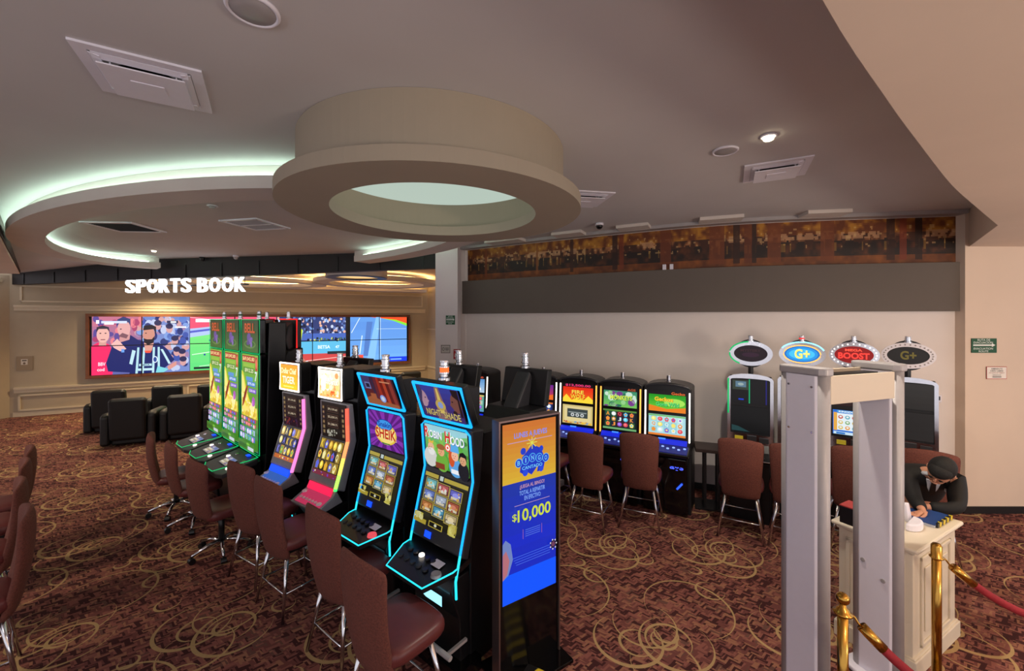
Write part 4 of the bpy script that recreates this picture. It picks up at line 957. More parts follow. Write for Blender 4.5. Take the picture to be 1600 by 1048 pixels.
# oval-topped machines at the right
def oval_machine(label, kind):
    t = thing('oval_topped_slot_machine', label, 'slot machine', group='oval-topped slot machines by the wall'); w = .50; h = w / 2
    MB().prism([(.34, 0), (.34, 1.72), (.06, 1.78), (.0, 1.78), (-.03, .95), (-.03, 0)], -h + .02, h - .02).build('cabinet', BLACK, t, bevel=.012)
    m = MB(); out = [(-h, .93), (h, .93), (h, 1.74)] + [(h * math.cos(a), 1.74 + .07 * math.sin(a)) for a in [math.pi * k / 8 for k in range(1, 8)]] + [(-h, 1.74)]
    inn = [(-h + .035, 1.06), (h - .035, 1.06), (h - .035, 1.73)] + [((h - .035) * math.cos(a), 1.735 + .015 * math.sin(a)) for a in [math.pi * k / 8 for k in range(1, 8)]] + [(-h + .035, 1.73)]
    F = lambda x, z, d=0: (x, -.055 + (z - .93) * .03 + d, z)
    vo = [m.bm.verts.new(F(x, z)) for x, z in out]; vi = [m.bm.verts.new(F(x, z)) for x, z in inn]; vo2 = [m.bm.verts.new(F(x, z, .04)) for x, z in out]; vi2 = [m.bm.verts.new(F(x, z, .04)) for x, z in inn]
    for i in range(len(out)):
        j = (i + 1) % len(out); m.bm.faces.new((vo[i], vo[j], vi[j], vi[i])); m.bm.faces.new((vo2[j], vo2[i], vi2[i], vi2[j])); m.bm.faces.new((vo[j], vo[i], vo2[i], vo2[j])); m.bm.faces.new((vi[i], vi[j], vi2[j], vi2[i]))
    m.build('chrome_frame', CHROME, t)
    sl = (0, .03, 1); u = (1, 0, 0)
    p = Pic(.42, .30, (12, 13, 16))
    if kind == 0: p.rect(.04, .55, .46, .95, (50, 60, 50)); p.rect(.12, .66, .40, .90, (90, 120, 140)); p.ell(.26, .78, .08, .06, (150, 170, 170)); p.rect(.47, 0, .50, 1, (20, 170, 110)); p.rect(.20, .12, .34, .18, (20, 60, 200)); p.rect(.9, .0, .93, 1, (30, 30, 110))
    elif kind == 2: p.rect(0, 0, 1, .5, (40, 20, 20)); p.rect(0, .5, 1, 1, (190, 110, 60)); p.text('KINGDOM', .1, .6, .9, .85, (250, 220, 120), .02)
    elif kind == 3: p.grad(0, 0, 1, 1, (34, 32, 30), (44, 42, 40), 4)
    else: p.grad(0, 0, 1, 1, (60, 90, 180), (200, 150, 60), 6)
    p.build('upper_screen', t, (-.21, -.036, 1.44), u, sl, SCREEN)
    p = Pic(.42, .32, (9, 12, 13))
    if kind == 0: p.poly([(.02, .02), (.5, .02), (.2, .2), (.02, .24)], (30, 62, 64))
    elif kind == 2 or kind == 1:
        p.rect(.02, .04, .98, .96, (40, 110, 210)); p.rect(.12, .20, .90, .84, (230, 240, 245)); p.rect(.04, .18, .12, .86, (232, 170, 70)); p.rect(.90, .18, .97, .86, (232, 170, 70)); p.rect(.12, .86, .92, .95, (70, 160, 220)); p.text('KINGDOM OF RA', .16, .87, .88, .94, (250, 250, 250), .02)
        for i in range(5):
            for j in range(3): p.ell(.20 + i * .155, .30 + j * .2, .055, .07, random.choice([(230, 150, 50), (90, 170, 190), (200, 80, 60), (220, 190, 90), (120, 170, 110)])); p.ell(.20 + i * .155, .31 + j * .2, .03, .035, (240, 240, 235))
        p.rect(.04, .05, .96, .15, (200, 225, 240)); p.rect(.1, .06, .3, .13, (50, 120, 200)); p.rect(.6, .06, .8, .13, (50, 120, 200))
    else: p.grad(0, 0, 1, 1, (36, 34, 33), (30, 28, 27), 4)
    p.build('lower_screen', t, (-.21, -.048, 1.08), u, sl, SCREEN)
    m = MB(); m.box((-.12, -.062, 1.0), (.09, .012, .05)); m.build('bill_slot', glow('yellow_slot', (190, 160, 30), .6), t)
    MB().box((.02, -.064, 1.0), (.10, .02, .09)).box((.15, -.062, 1.0), (.10, .012, .06)).build('card_reader', DGREY, t)
    MB().prism([(-.05, .95), (-.05, .74), (-.24, .76), (-.26, .79), (-.10, .86)], -h + .01, h - .01).build('deck', BLACK, t, bevel=.008)
    led_ = MB().tube([(-h, -.06, .94), (-h + .01, -.12, .87), (-h + .02, -.26, .80), (h - .02, -.26, .80), (h - .01, -.12, .87), (h, -.06, .94)], .008, 6).build('chrome_edge', CHROME, t)
    buttons(t, [(-.15 + .075 * i, -.20, WHITEP if i % 2 else DGREY) for i in range(5)], lambda y: .825, .018, None)
    MB().prism([(-.0, 0), (-.0, .76), (-.22, .76), (-.14, .3), (-.12, 0)], -h + .03, h - .03).build('belly', BLACK, t, bevel=.01)
    MB().cyl((0, .10, 1.77), (0, .10, 1.93), .03, seg=12).build('topper_post', BLACK, t)
    n = 40; m = MB()
    rim = ring_slab(m, ring_poly(0, 0, .24, .155, 0, n), ring_poly(0, 0, .185, .105, 0, n), -.02, .03)
    bmesh.ops.rotate(m.bm, verts=m.bm.verts, cent=(0, 0, 0), matrix=Matrix.Rotation(R(90), 3, 'X')); bmesh.ops.translate(m.bm, verts=m.bm.verts, vec=(0, .08, 2.06))
    m.build('oval_rim', CHROME if kind != 3 else WHITEP, t)
    p = Pic(.37, .21)
    c0 = [(30, 18, 26), (20, 100, 170), (120, 14, 14), (32, 29, 26)][kind]; p.ell(.5, .5, .5, .5, c0, n=40)
    if kind == 0: p.text('MYSTERY', .2, .6, .8, .76, (60, 34, 40), .02); p.ell(.5, .42, .26, .14, (50, 26, 44))
    if kind == 1: p.ell(.5, .5, .44, .42, (30, 130, 200)); p.ell(.5, .5, .36, .3, (60, 170, 225)); p.text('G+', .30, .22, .72, .80, (245, 225, 110), .03, (20, 60, 120))
    if kind == 2: p.text('BOOST', .10, .26, .90, .62, (255, 60, 50), .03); p.text('MEGA', .28, .70, .72, .84, (255, 80, 60), .03)
    if kind == 3: p.text('G+', .32, .26, .70, .76, (110, 94, 40), .03)
    p.build('oval_sign', t, (-.185, .064, 1.955), u, (0, 0, 1), {1: BRIGHT, 2: BRIGHT}.get(kind, SCREEN), body=0)
    MB().cyl((0, .075, 2.06), (0, .10, 2.06), .18, seg=32).build('sign_box', BLACK, t).scale = (1, 1, 1)
    if kind == 0:
        led(t, [(.235 * math.cos(a), .055, 2.06 + .15 * math.sin(a)) for a in [R(q) for q in range(95, 250, 12)]], .010, GREEN); led(t, [(-h + .01, -.058, z) for z in (1.3, 1.74)], .008, GREEN)
    if kind == 1:
        led(t, [(.188 * math.cos(a), .052, 2.06 + .108 * math.sin(a)) for a in [R(q) for q in range(0, 360, 12)]], .007, AMBER, closed=True); led(t, [(.235 * math.cos(a), .055, 2.06 + .15 * math.sin(a)) for a in [R(q) for q in range(20, 160, 12)]], .010, AQUA)
    if kind in (2, 3):
        m = MB()
        for q in range(0, 360, 15 if kind == 2 else 12): a = R(q); m.ball((.213 * math.cos(a), .05, 2.06 + .13 * math.sin(a)), .009, 6, 4)
        m.build('bulbs', WLED if kind == 2 else GASK, t)
    candle(t, (0, .08, 2.215), RED if kind == 1 else None, .075, .034)
    return nest(t)
ol = ['oval-topped slot machine with a dark screen and green lit rim, leftmost of the four', 'slot machine with the glowing blue G+ oval, mostly behind the left detector post', 'slot machine with the red BOOST oval, seen through the detector gate', 'slot machine with the unlit G+ oval, rightmost, behind the guard']
for k, (p, rz) in enumerate([((3.00, 5.16, 0), -34), ((3.58, 5.06, 0), -35), ((4.14, 4.96, 0), -38), ((4.70, 4.86, 0), -42)]):
    t = oval_machine(ol[k], k); t.location = p; t.rotation_euler.z = R(rz)
# ------------------------------------------------------------------ stools and chairs
def shell_back(mb, zb, zt, w0, w1, y0, lean, thick=.06, curve=.05, nx=8, nz=8):
    """curved padded back: front grid and rear grid joined round the rim; sitter faces -y"""
    G = []
    for side in (0, 1):
        g = []
        for j in range(nz + 1):
            v = j / nz; row = []
            for i in range(nx + 1):
                u = 2 * i / nx - 1; w = (w0 + (w1 - w0) * v) / 2; edge = 1 - .35 * abs(u) ** 3 - (.25 if v > .95 else 0)
                zz = zb + (zt - zb) * v - (.022 * abs(u) ** 2.5 if v > .6 else 0) * (v - .6) / .4 + .02 * (1 - u * u) * (v > .95)
                yy = y0 + lean * v + .03 * math.sin(v * 3.0) - curve * u * u + (-thick / 2 * edge if side == 0 else thick / 2 * edge)
                row.append(mb.bm.verts.new((u * w, yy, zz)))
            g.append(row)
        G.append(g)
    f, b = G; N = mb.bm.faces.new
    for j in range(nz):
        for i in range(nx):
            N((f[j][i], f[j][i + 1], f[j + 1][i + 1], f[j + 1][i])); N((b[j][i + 1], b[j][i], b[j + 1][i], b[j + 1][i + 1]))
    for i in range(nx): N((f[0][i + 1], f[0][i], b[0][i], b[0][i + 1])); N((f[nz][i], f[nz][i + 1], b[nz][i + 1], b[nz][i]))
    for j in range(nz): N((f[j][0], f[j + 1][0], b[j + 1][0], b[j][0])); N((f[j + 1][nx], f[j][nx], b[j][nx], b[j + 1][nx]))
    return mb
def cushion(mb, w, d, z0, z1, y=0):
    n = 20; rings = []
    for k, (s, z) in enumerate(((.80, z0), (.97, z0 + .012), (1, z0 + (z1 - z0) * .5), (.97, z1 - .018), (.86, z1 - .002), (.4, z1 + .004))):
        r = []
        for i in range(n):
            a = 2 * math.pi * i / n; c, q = math.cos(a), math.sin(a); e = .45
            r.append(mb.bm.verts.new((s * w / 2 * math.copysign(abs(c) ** e, c), y + s * d / 2 * math.copysign(abs(q) ** e, q), z)))
        rings.append(r)
    for a, b in zip(rings, rings[1:]):
        for i in range(n): mb.bm.faces.new((a[i], a[(i + 1) % n], b[(i + 1) % n], b[i]))
    mb.bm.faces.new(rings[0][::-1]); mb.bm.faces.new(rings[-1]); return mb
def make_stool(label, group, zt=1.15, seat=.64):
    t = thing('casino_stool', label, 'stool', group=group)
    shell_back(MB(), seat - .17, zt, .39, .47, .19, .08).build('backrest', FABR, t, smooth=True, sub=1)
    cushion(MB(), .48, .46, seat - .10, seat + .01, -.02).build('seat', LEATH, t, smooth=True, sub=1)
    MB().box((0, 0, seat - .12), (.30, .30, .03)).build('seat_plate', BLACK, t)
    for sx in (-1, 1):
        for sy in (-1, 1): MB().cyl((sx * .14, sy * .14, seat - .105), (sx * .235, sy * .225, .0), .017, .012, 12).build('leg', CHROME, t, smooth=True)
    q = [(sx * .198, sy * .192) for sx, sy in ((-1, -1), (1, -1), (1, 1), (-1, 1))]
    MB().tube([(x, y, .21) for x, y in q], .009, 8, True).build('footrest', CHROME, t, smooth=True)
    return nest(t)
def make_swivel(label, group, zt=1.05, seat=.52):
    t = thing('swivel_chair', label, 'chair', group=group)
    shell_back(MB(), seat - .08, zt, .40, .46, .20, .06).build('backrest', FABR, t, smooth=True, sub=1)
    cushion(MB(), .48, .46, seat - .10, seat + .01, -.02).build('seat', LEATH, t, smooth=True, sub=1)
    MB().cyl((0, 0, .12), (0, 0, seat - .09), .028, seg=16).build('column', BLACK, t, smooth=True)
    for k in range(5):
        a = 2 * math.pi * k / 5 + .3; c, s_ = math.cos(a), math.sin(a)
        MB().tube([(0, 0, .13), (c * .12, s_ * .12, .125), (c * .27, s_ * .27, .075)], [.022, .018, .013], 8).build('base_arm', CHROME, t, smooth=True)
        MB().cyl((c * .27 - s_ * .025, s_ * .27 + c * .025, .03), (c * .27 + s_ * .025, s_ * .27 - c * .025, .03), .03, seg=12).cyl((c * .27, s_ * .27, .03), (c * .27, s_ * .27, .075), .008, seg=6).build('caster', BLACK, t)
    return t
g1 = 'red stools in front of the front row'
st = make_stool('brown-red stool at the ROBIN HOOD machine, nearest the viewer, seat lit blue', g1)
st.location = (-.71, 2.52, 0); st.rotation_euler.z = R(141)
dup(st, (-1.22, 3.12, 0), R(143), 'brown-red stool at the purple SHEIK machine, second from the viewer')
dup(st, (-1.94, 3.67, 0), R(145), 'brown-red stool at the pink-decked silver machine')
dup(st, (-2.44, 4.06, 0), R(150), 'brown-red stool at the blue-decked silver tiger machine')
sw = make_swivel('brown-red swivel chair on star base at the rightmost green machine', 'swivel chairs at the tall green machines')
sw.location = (-3.12, 4.40, 0); sw.rotation_euler.z = R(148)
dup(sw, (-3.84, 4.98, 0), R(138), 'brown-red swivel chair on star base at the middle green machine')
dup(sw, (-4.36, 5.32, 0), R(130), 'brown-red swivel chair on star base at the leftmost green machine')
for k, (x, y) in enumerate([(-5.24, 4.12), (-4.82, 3.72), (-4.29, 3.24), (-3.62, 2.72)]):
    dup(st, (x, y, 0), R(-40), 'brown-red stool at the left picture edge, ' + ['farthest of the four', 'second farthest', 'second nearest', 'nearest the viewer'][k])['group'] = 'red stools at the left edge'
for k, (x, y, a) in enumerate([(.98, 5.06, 150), (1.59, 5.04, 156)]):
    dup(st, (x, y, 0), R(a), ['brown-red stool at the slot machine with red flames, left of two', 'brown-red stool in front of the blue ags decks, right of two'][k])['group'] = 'red stools at the wall bank'
dup(st, (.52, 5.55, 0), R(145), 'brown-red stool mostly hidden behind the poster totem')['group'] = 'red stools at the wall bank'
for k, (x, y, a, l) in enumerate([(2.68, 4.80, 150, 'brown-red stool beside the small dark table'), (3.15, 4.58, 146, 'brown-red stool just peeking out left of the detector post'), (3.76, 4.52, 150, 'brown-red stool seen through the detector gate'), (4.42, 4.38, 140, 'brown-red stool behind the guard')]):
    dup(st, (x, y, 0), R(a), l)['group'] = 'red stools at the oval-topped machines'

# small table
t = thing('side_table', 'small dark wooden table by the wall left of the oval-topped machines', 'table', (2.66, 5.48, 0), R(-20))
MB().box((0, 0, .775), (.40, .36, .045)).build('table_top', WOODD, t, bevel=.006)
for sx in (-1, 1):
    for sy in (-1, 1): MB().box((sx * .08, sy * .12, .375), (.03, .03, .75)).build('leg', BLACK, t)
MB().box((0, 0, .01), (.40, .34, .02)).build('foot_plate', BLACK, t)

# ------------------------------------------------------------------ recliners
def make_recliner(label, group):
    t = thing('recliner', label, 'armchair', group=group)
    MB().box((0, -.02, .17), (.54, .74, .28)).build('base', BLEATH, t, bevel=.03)
    cushion(MB(), .52, .62, .30, .46, -.08).build('seat_cushion', BLEATH, t, smooth=True)
    m = MB(); m.prism([(.26, .12), (.44, .12), (.50, .90), (.46, .96), (.34, .94), (.24, .45)], -.285, .285); m.build('backrest', BLEATH, t, bevel=.07)
    for s in (-1, 1):
        m = MB(); m.prism([(.42, .03), (.42, .62), (.30, .66), (-.38, .62), (-.46, .54), (-.46, .03)], s * .35 - .075, s * .35 + .075); m.build('arm', BLEATH, t, bevel=.06)
    MB().box((0, -.42, .22), (.54, .06, .26)).build('footrest_panel', BLEATH, t, bevel=.03)
    return t
rz = R(207)
rc0 = make_recliner('black recliner in the front row, leftmost, below the left screens', 'black recliners facing the video wall')
rc0.location = (-7.72, 8.05 + .35, 0); rc0.rotation_euler.z = rz
for x, y, l in [(-6.92, 8.80, 'black recliner in the front row, second from the left'), (-9.0, 9.32, 'black recliner in the second row, leftmost'), (-8.25, 9.95, 'black recliner in the second row, second from the left'),
                (-7.35, 10.15, 'black recliner in the second row, just left of the green machines'), (-6.12, 9.22, 'black recliner partly hidden behind the leftmost green machine'),
                (-4.35, 13.2, 'black recliner near the lounge wall, seen above the SHEIK machine'), (-3.15, 12.4, 'black recliner at the far right of the lounge, beside the white column'), (-3.0, 11.0, 'black recliner seen between the two blue-edged toppers'), (-4.15, 11.3, 'black recliner behind the chrome signal light of the SHEIK machine')]:
    dup(rc0, (x, y, 0), rz, l)

# ------------------------------------------------------------------ video wall
s0, s1 = wall_s(145), wall_s(540); s2, s3 = wall_s(547), wall_s(635)
Z0, Z1 = .97, 2.56
vw = thing('video_wall', 'long wood-framed video wall of sixteen panels and two more pictures in the lounge', 'video wall', (0, 0, 0))
vw['label'] = 'long wood-framed video wall showing football, athletics and court pictures in the lounge'
base = wp(s0 - .06, 0); vw.location = (base.x, base.y, 0); vw.rotation_euler.z = math.atan2(WD.y, WD.x)
tw = s3 - s0 + .12
m = MB(); m.box((tw / 2, -.05, Z0 - .04), (tw + .1, .12, .08)).box((tw / 2, -.05, Z1 + .04), (tw + .1, .12, .08)).box((-.02, -.05, (Z0 + Z1) / 2), (.06, .12, Z1 - Z0)).box((tw + .03, -.05, (Z0 + Z1) / 2), (.06, .12, Z1 - Z0)); m.build('frame', FRAMEW, vw)
MB().box((tw / 2, -.02, (Z0 + Z1) / 2), (tw, .036, Z1 - Z0)).build('backing', BLACKG, vw)
def crowd(p, n, cols, sz=.03, box=(0, 0, 1, 1)):
    for k in range(n):
        x = random.uniform(box[0], box[2]); y = random.uniform(box[1], box[3])
        if k % 10 == 0: p.L += 1
        p.ell(min(max(x, sz), 1 - sz), min(max(y, sz), 1 - sz), sz * random.uniform(.6, 1), sz * random.uniform(1, 1.8), random.choice(cols), False, 12)
def pic_players(W_, H_):
    p = Pic(W_, H_); p.grad(0, 0, 1, 1, (84, 96, 160), (196, 110, 130), 6)
    p.rect(.5, 0, 1, 1, (110, 130, 190))
    crowd(p, 110, [(120, 150, 210), (60, 80, 160), (180, 190, 220), (200, 150, 150), (40, 50, 110), (150, 120, 160), (90, 120, 190)], .045, (.45, .05, 1, 1)); crowd(p, 30, [(220, 120, 130), (160, 60, 100), (90, 70, 140)], .04, (0, .55, .5, 1))
    for x, y in ((.78, .78), (.84, .56), (.86, .36), (.92, .32), (.93, .18), (.66, .84)): p.ell(x, y, .035, .075, (200, 150, 150)); p.ell(x, y + .05, .04, .05, (40, 40, 80))
    # man in pink at left
    p.poly([(0, 0), (.20, 0), (.22, .35), (.17, .52), (.12, .56), (.06, .56), (0, .5)], (235, 40, 96)); p.poly([(.07, .5), (.14, .5), (.145, .64), (.075, .64)], (205, 150, 140)); p.ell(.11, .69, .062, .135, (222, 170, 160)); p.poly([(.045, .73), (.05, .82), (.11, .85), (.165, .82), (.175, .73), (.15, .79), (.07, .79)], (50, 44, 60))
    for dx in (-.025, .025): p.ell(.11 + dx, .715, .01, .01, (60, 40, 50), n=8)
    p.rect(.088, .60, .132, .615, (130, 70, 80)); p.text('BBV', .065, .16, .135, .22, (250, 220, 230), .02); p.text('cod', .055, .07, .125, .125, (250, 220, 230), .02)
    # man in navy, hand raised
    p.poly([(.16, .06), (.40, .02), (.44, .35), (.53, .55), (.45, .60), (.38, .68), (.30, .60), (.2, .5), (.14, .2)], (26, 34, 96)); p.poly([(.27, .55), (.37, .6), (.38, .72), (.28, .7)], (196, 140, 140)); p.ell(.315, .79, .065, .15, (214, 160, 158)); p.poly([(.245, .84), (.25, .95), (.31, 1.0), (.38, .96), (.38, .84), (.36, .9), (.28, .9)], (50, 60, 110)); p.poly([(.26, .66), (.34, .62), (.36, .68), (.3, .72)], (120, 80, 90))
    p.ell(.285, .785, .01, .01, (50, 40, 60), n=8); p.poly([(.19, .52), (.25, .62), (.30, .52), (.34, .44), (.28, .40), (.22, .46)], (230, 176, 170)); p.rect(.29, .38, .32, .44, (100, 150, 220))
    # bearded player in stripes
    p.poly([(.37, 0), (.67, 0), (.84, .22), (.76, .42), (.67, .54), (.48, .52), (.42, .34)], (22, 34, 96))
    for a, b, c, d in ((.45, .5, .43, .0), (.51, .5, .49, 0), (.61, .5, .60, 0), (.66, .5, .66, 0)): p.poly([(a, b - .04), (a + .022, b - .04), (c + .024, d), (c, d)], (170, 210, 220))
    for q in ([(.40, .42), (.435, .40), (.40, .16), (.37, .18)], [(.69, .42), (.715, .42), (.80, .16), (.775, .15)]): p.poly(q, (180, 214, 224))
    p.poly([(.66, .12), (.78, .06), (.72, .0), (.64, 0)], (120, 200, 210)); p.poly([(.76, .10), (.86, .2), (.86, .12), (.78, .04)], (206, 140, 130))
    p.poly([(.53, .40), (.60, .40), (.62, .54), (.52, .54)], (206, 146, 132)); p.ell(.57, .68, .062, .15, (196, 136, 120)); p.poly([(.515, .62), (.52, .55), (.56, .50), (.62, .54), (.63, .66), (.60, .60), (.55, .60)], (30, 24, 34)); p.poly([(.51, .76), (.52, .84), (.60, .86), (.645, .82), (.645, .68), (.62, .78)], (26, 22, 34)); p.poly([(.52, .40), (.60, .40), (.585, .36), (.54, .36)], (235, 80, 60))
    p.ell(.54, .71, .009, .009, (40, 30, 40), n=8); p.ell(.635, .24, .028, .06, (210, 220, 240)); p.ell(.635, .24, .018, .045, (40, 70, 140)); p.text('Rayados', .47, .14, .60, .18, (170, 210, 220), .01) if False else p.rect(.47, .13, .60, .17, (170, 210, 220)); p.rect(.46, .05, .62, .09, (180, 215, 225)); p.text('BBVA', .49, .135, .58, .165, (22, 34, 96), .02)
    p.rect(.05, .88, .08, .94, (240, 240, 250)); p.rect(.10, .885, .35, .925, (200, 210, 240)); p.rect(.13, .865, .22, .90, (250, 250, 255)); p.rect(.76, .88, .88, .93, (30, 40, 80)); p.rect(.80, .89, .86, .92, (230, 235, 245)); p.rect(.85, .80, .97, .825, (235, 240, 250)); return p
def pic_pitch(W_, H_):
    p = Pic(W_, H_); p.grad(0, 0, 1, .75, (90, 210, 120), (120, 220, 120), 5); p.poly([(0, .62), (1, .85), (1, .95), (0, .80)], (170, 190, 235)); p.poly([(0, .70), (1, .90), (1, .93), (0, .74)], (80, 90, 190)); p.poly([(0, .78), (1, .94), (1, 1), (0, 1)], (225, 80, 110))
    p.line(.02, .30, .98, .50, .02, (220, 250, 220)); p.line(.1, .08, .9, .2, .015, (220, 250, 220)); p.line(0, .99, .6, .88, .015, (240, 200, 210)); p.ell(.55, .4, .3, .08, (110, 225, 140)); p.rect(.04, .03, .42, .07, (20, 40, 40)); p.rect(.06, .9, .35, .96, (235, 235, 245)); p.rect(.4, .9, .6, .95, (60, 60, 130)); crowd(p, 14, [(220, 60, 90), (40, 60, 150)], .012, (.1, .2, .9, .7)); return p
def pic_track(W_, H_):
    p = Pic(W_, H_); p.rect(0, 0, 1, .28, (200, 70, 70)); p.line(0, .05, 1, .16, .02, (240, 200, 190)); p.rect(0, .5, 1, 1, (50, 60, 110)); crowd(p, 170, [(30, 34, 60), (190, 200, 225), (90, 110, 170), (50, 60, 110), (220, 170, 150), (110, 150, 210)], .022, (0, .62, 1, 1)); p.rect(0, .52, 1, .66, (70, 100, 180)); p.rect(0, .24, 1, .5, (90, 180, 220)); p.text('BETSA', .58, .34, .76, .41, (230, 245, 250), .02); p.text('47', .84, .34, .9, .40, (230, 245, 250), .02); crowd(p, 30, [(20, 26, 40), (60, 100, 70), (190, 200, 120)], .016, (.4, .50, 1, .56)); p.rect(.72, .22, 1, .28, (30, 50, 60))
    x = .26
    p.poly([(x - .04, .02), (x + .0, .02), (x + .02, .22), (x - .02, .22)], (180, 110, 90)); p.poly([(x + .02, .22), (x + .06, .22), (x + .16, .08), (x + .12, .06)], (190, 120, 100)); p.poly([(x + .12, .02), (x + .2, .05), (x + .17, .1), (x + .12, .08)], (220, 230, 240)); p.poly([(x - .05, .22), (x + .08, .22), (x + .06, .42), (x - .04, .42)], (30, 30, 40)); p.poly([(x - .06, .42), (x + .07, .42), (x + .10, .74), (x + .02, .80), (x - .05, .76)], (200, 230, 50)); p.ell(x + .0, .86, .04, .055, (150, 90, 70)); p.ell(x, .89, .042, .035, (20, 20, 24)); return p
def pic_court(W_, H_):
    p = Pic(W_, H_, (96, 150, 220)); p.grad(0, 0, 1, .9, (110, 170, 235), (90, 140, 215), 5); p.poly([(.45, 1), (1, 1), (1, .80), (.75, .92)], (130, 220, 60)); p.poly([(.35, 1), (1, 1), (1, .86), (.8, .94)], (240, 80, 40)); p.poly([(.28, .05), (.42, .05), (.52, 1), (.44, 1)], (130, 185, 240)); p.poly([(.22, .15), (.3, .15), (.38, .9), (.28, .9)], (80, 120, 190)); p.line(.02, .66, .16, .98, .02, (225, 240, 250)); p.line(.45, .74, .99, .74, .012, (200, 225, 245)); p.line(.52, .1, .52, .98, .012, (215, 235, 250)); p.line(.16, .2, .20, .6, .03, (215, 235, 250)); p.rect(.10, .09, .22, .18, (240, 80, 60)); p.rect(0, 0, 1, .06, (20, 24, 40)); p.text('Mateo Garcia', .12, .015, .3, .045, (230, 230, 240), .01) if False else p.rect(.12, .015, .26, .045, (200, 205, 220)); p.rect(.64, .0, 1, .11, (20, 60, 220)); p.rect(.7, .04, .9, .07, (120, 170, 250)); return p
Hh = Z1 - Z0
def wall_picture(maker, a, b, name, ncol=2):
    """one picture running over ncol x 2 panels, thin black joints between them"""
    w = b - a; p = maker(w, Hh)
    for k in range(1, ncol): p.rect(k / ncol - .006, 0, k / ncol + .006, 1, (2, 2, 3))
    p.rect(0, .495, 1, .510, (2, 2, 3)); p.rect(0, 0, 1, .006, (2, 2, 3)); p.step = .0012
    o = p.build(name, vw, (a - s0 + .06, -.047, Z0), (1, 0, 0), (0, 0, 1), VW, body=.008); return o
VW = attr_mat('video_wall_picture', 1.3)
q = [wall_s(x) for x in (145, 297, 432, 540)]
wall_picture(pic_players, q[0], q[1], 'screen_picture'); wall_picture(pic_pitch, q[1] + .01, q[2] - .005, 'screen_picture'); wall_picture(pic_track, q[2] + .01, q[3], 'screen_picture'); wall_picture(pic_court, s2, s3, 'screen_picture')

# ------------------------------------------------------------------ poster totem
k = thing('poster_totem', 'standing digital poster totem with orange and blue BINGO $10,000 screen', 'display', (-.09, 2.79, 0), math.atan2(.29, .436))
kw = .524
MB().box((kw / 2, .04, .895), (kw, .08, 1.79)).build('cabinet', BLACKG, k, bevel=.004)
m = MB()
for a, b in (((-.002, .03, .895), (.012, .09, 1.80)), ((kw + .002, .03, .895), (.012, .09, 1.80)), ((kw / 2, .03, 1.795), (kw + .016, .09, .012))): m.box(a, b)
m.build('metal_frame', mat('warm_steel', (150, 130, 130), .3, .9), k)
P = Pic(.47, 1.24); P.grad(0, .66, 1, 1, (216, 176, 50), (204, 110, 40), 10); P.rect(0, 0, 1, .665, (16, 40, 190)); P.grad(0, .3, 1, .665, (14, 40, 200), (20, 50, 160), 5); P.rect(0, 0, 1, .16, (0, 84, 255))
P.poly([(0, .14), (.10, .16), (.18, .24), (.14, .33), (.05, .36), (0, .34)], (110, 130, 190)); P.poly([(0, .14), (.08, .17), (.12, .24), (.06, .30), (0, .28)], (180, 110, 120))
P.text('LUNES A JUEVES', .20, .905, .82, .945, (120, 140, 240), .02); P.rect(.08, .890, .92, .894, (190, 150, 190))
P.poly([(.52, .69), (.76, .78), (.70, .83), (.54, .865), (.34, .80), (.36, .73)], (20, 50, 190)); P.poly([(.30, .72), (.38, .70), (.46, .72), (.42, .77), (.32, .77)], (20, 50, 190)); P.poly([(.62, .70), (.74, .70), (.78, .76), (.66, .77)], (20, 50, 190)); P.ell(.40, .71, .05, .02, (30, 70, 220)); P.ell(.70, .715, .045, .02, (30, 70, 220)); P.ell(.36, .835, .05, .02, (20, 60, 200)); P.ell(.70, .83, .04, .018, (20, 60, 200))
for a in range(8): P.line(.52, .875, .52 + .10 * math.cos(a * math.pi / 4), .875 + .035 * math.sin(a * math.pi / 4), .006, (220, 220, 90))
for i, c in enumerate('BINGO'):
    cx = .27 + .125 * i; cy = .775 + .008 * (2 - abs(i - 2)); P.ell(cx, cy, .065, .026, (90, 190, 240)); P.ell(cx, cy, .056, .0225, (26, 60, 200)); hw_ = .008 if c == 'I' else .025; P.text(c, cx - hw_, cy - .013, cx + hw_, cy + .013, (120, 210, 250), .012)
P.text('CANTADO', .32, .733, .70, .752, (110, 200, 250), .02)
P.text('\u00a1JUEGA AL BINGO!', .28, .625, .74, .652, (200, 150, 170), .015); P.text('TOTAL A REPARTIR', .27, .593, .75, .618, (130, 170, 250), .015); P.text('EN EFECTIVO:', .36, .561, .67, .586, (130, 170, 250), .015); P.rect(.18, .540, .84, .543, (190, 150, 190))
P.text('$', .14, .455, .22, .50, (200, 215, 60), .012); P.text('10,000', .235, .435, .86, .515, (205, 220, 60), .02)
P.rect(.33, .345, .336, .40, (190, 110, 130)); P.rect(.68, .345, .686, .40, (190, 110, 130))
for j in range(4): P.rect(.37, .355 + j * .012, .65, .359 + j * .012, (80, 110, 220))
for j in range(4): P.rect(.14 + j * .02, .255 - j * .014, .84, .258 - j * .014, (70, 110, 230))
P.ell(.90, .255, .055, .024, (24, 20, 50)); P.ell(.90, .255, .035, .015, (110, 60, 90))
for a in range(7): P.ell(.90 + .062 * math.cos(a * .9), .255 + .027 * math.sin(a * .9), .012, .005, (230, 220, 220), n=8)
P.build('screen', k, (.027, -.004, .53), (1, 0, 0), (0, 0, 1), SCREEN)
m = MB().box((kw / 2 - .0, .04, .012), (kw + .06, .36, .024)); m.build('foot_plate', BLACKG, k, bevel=.004)
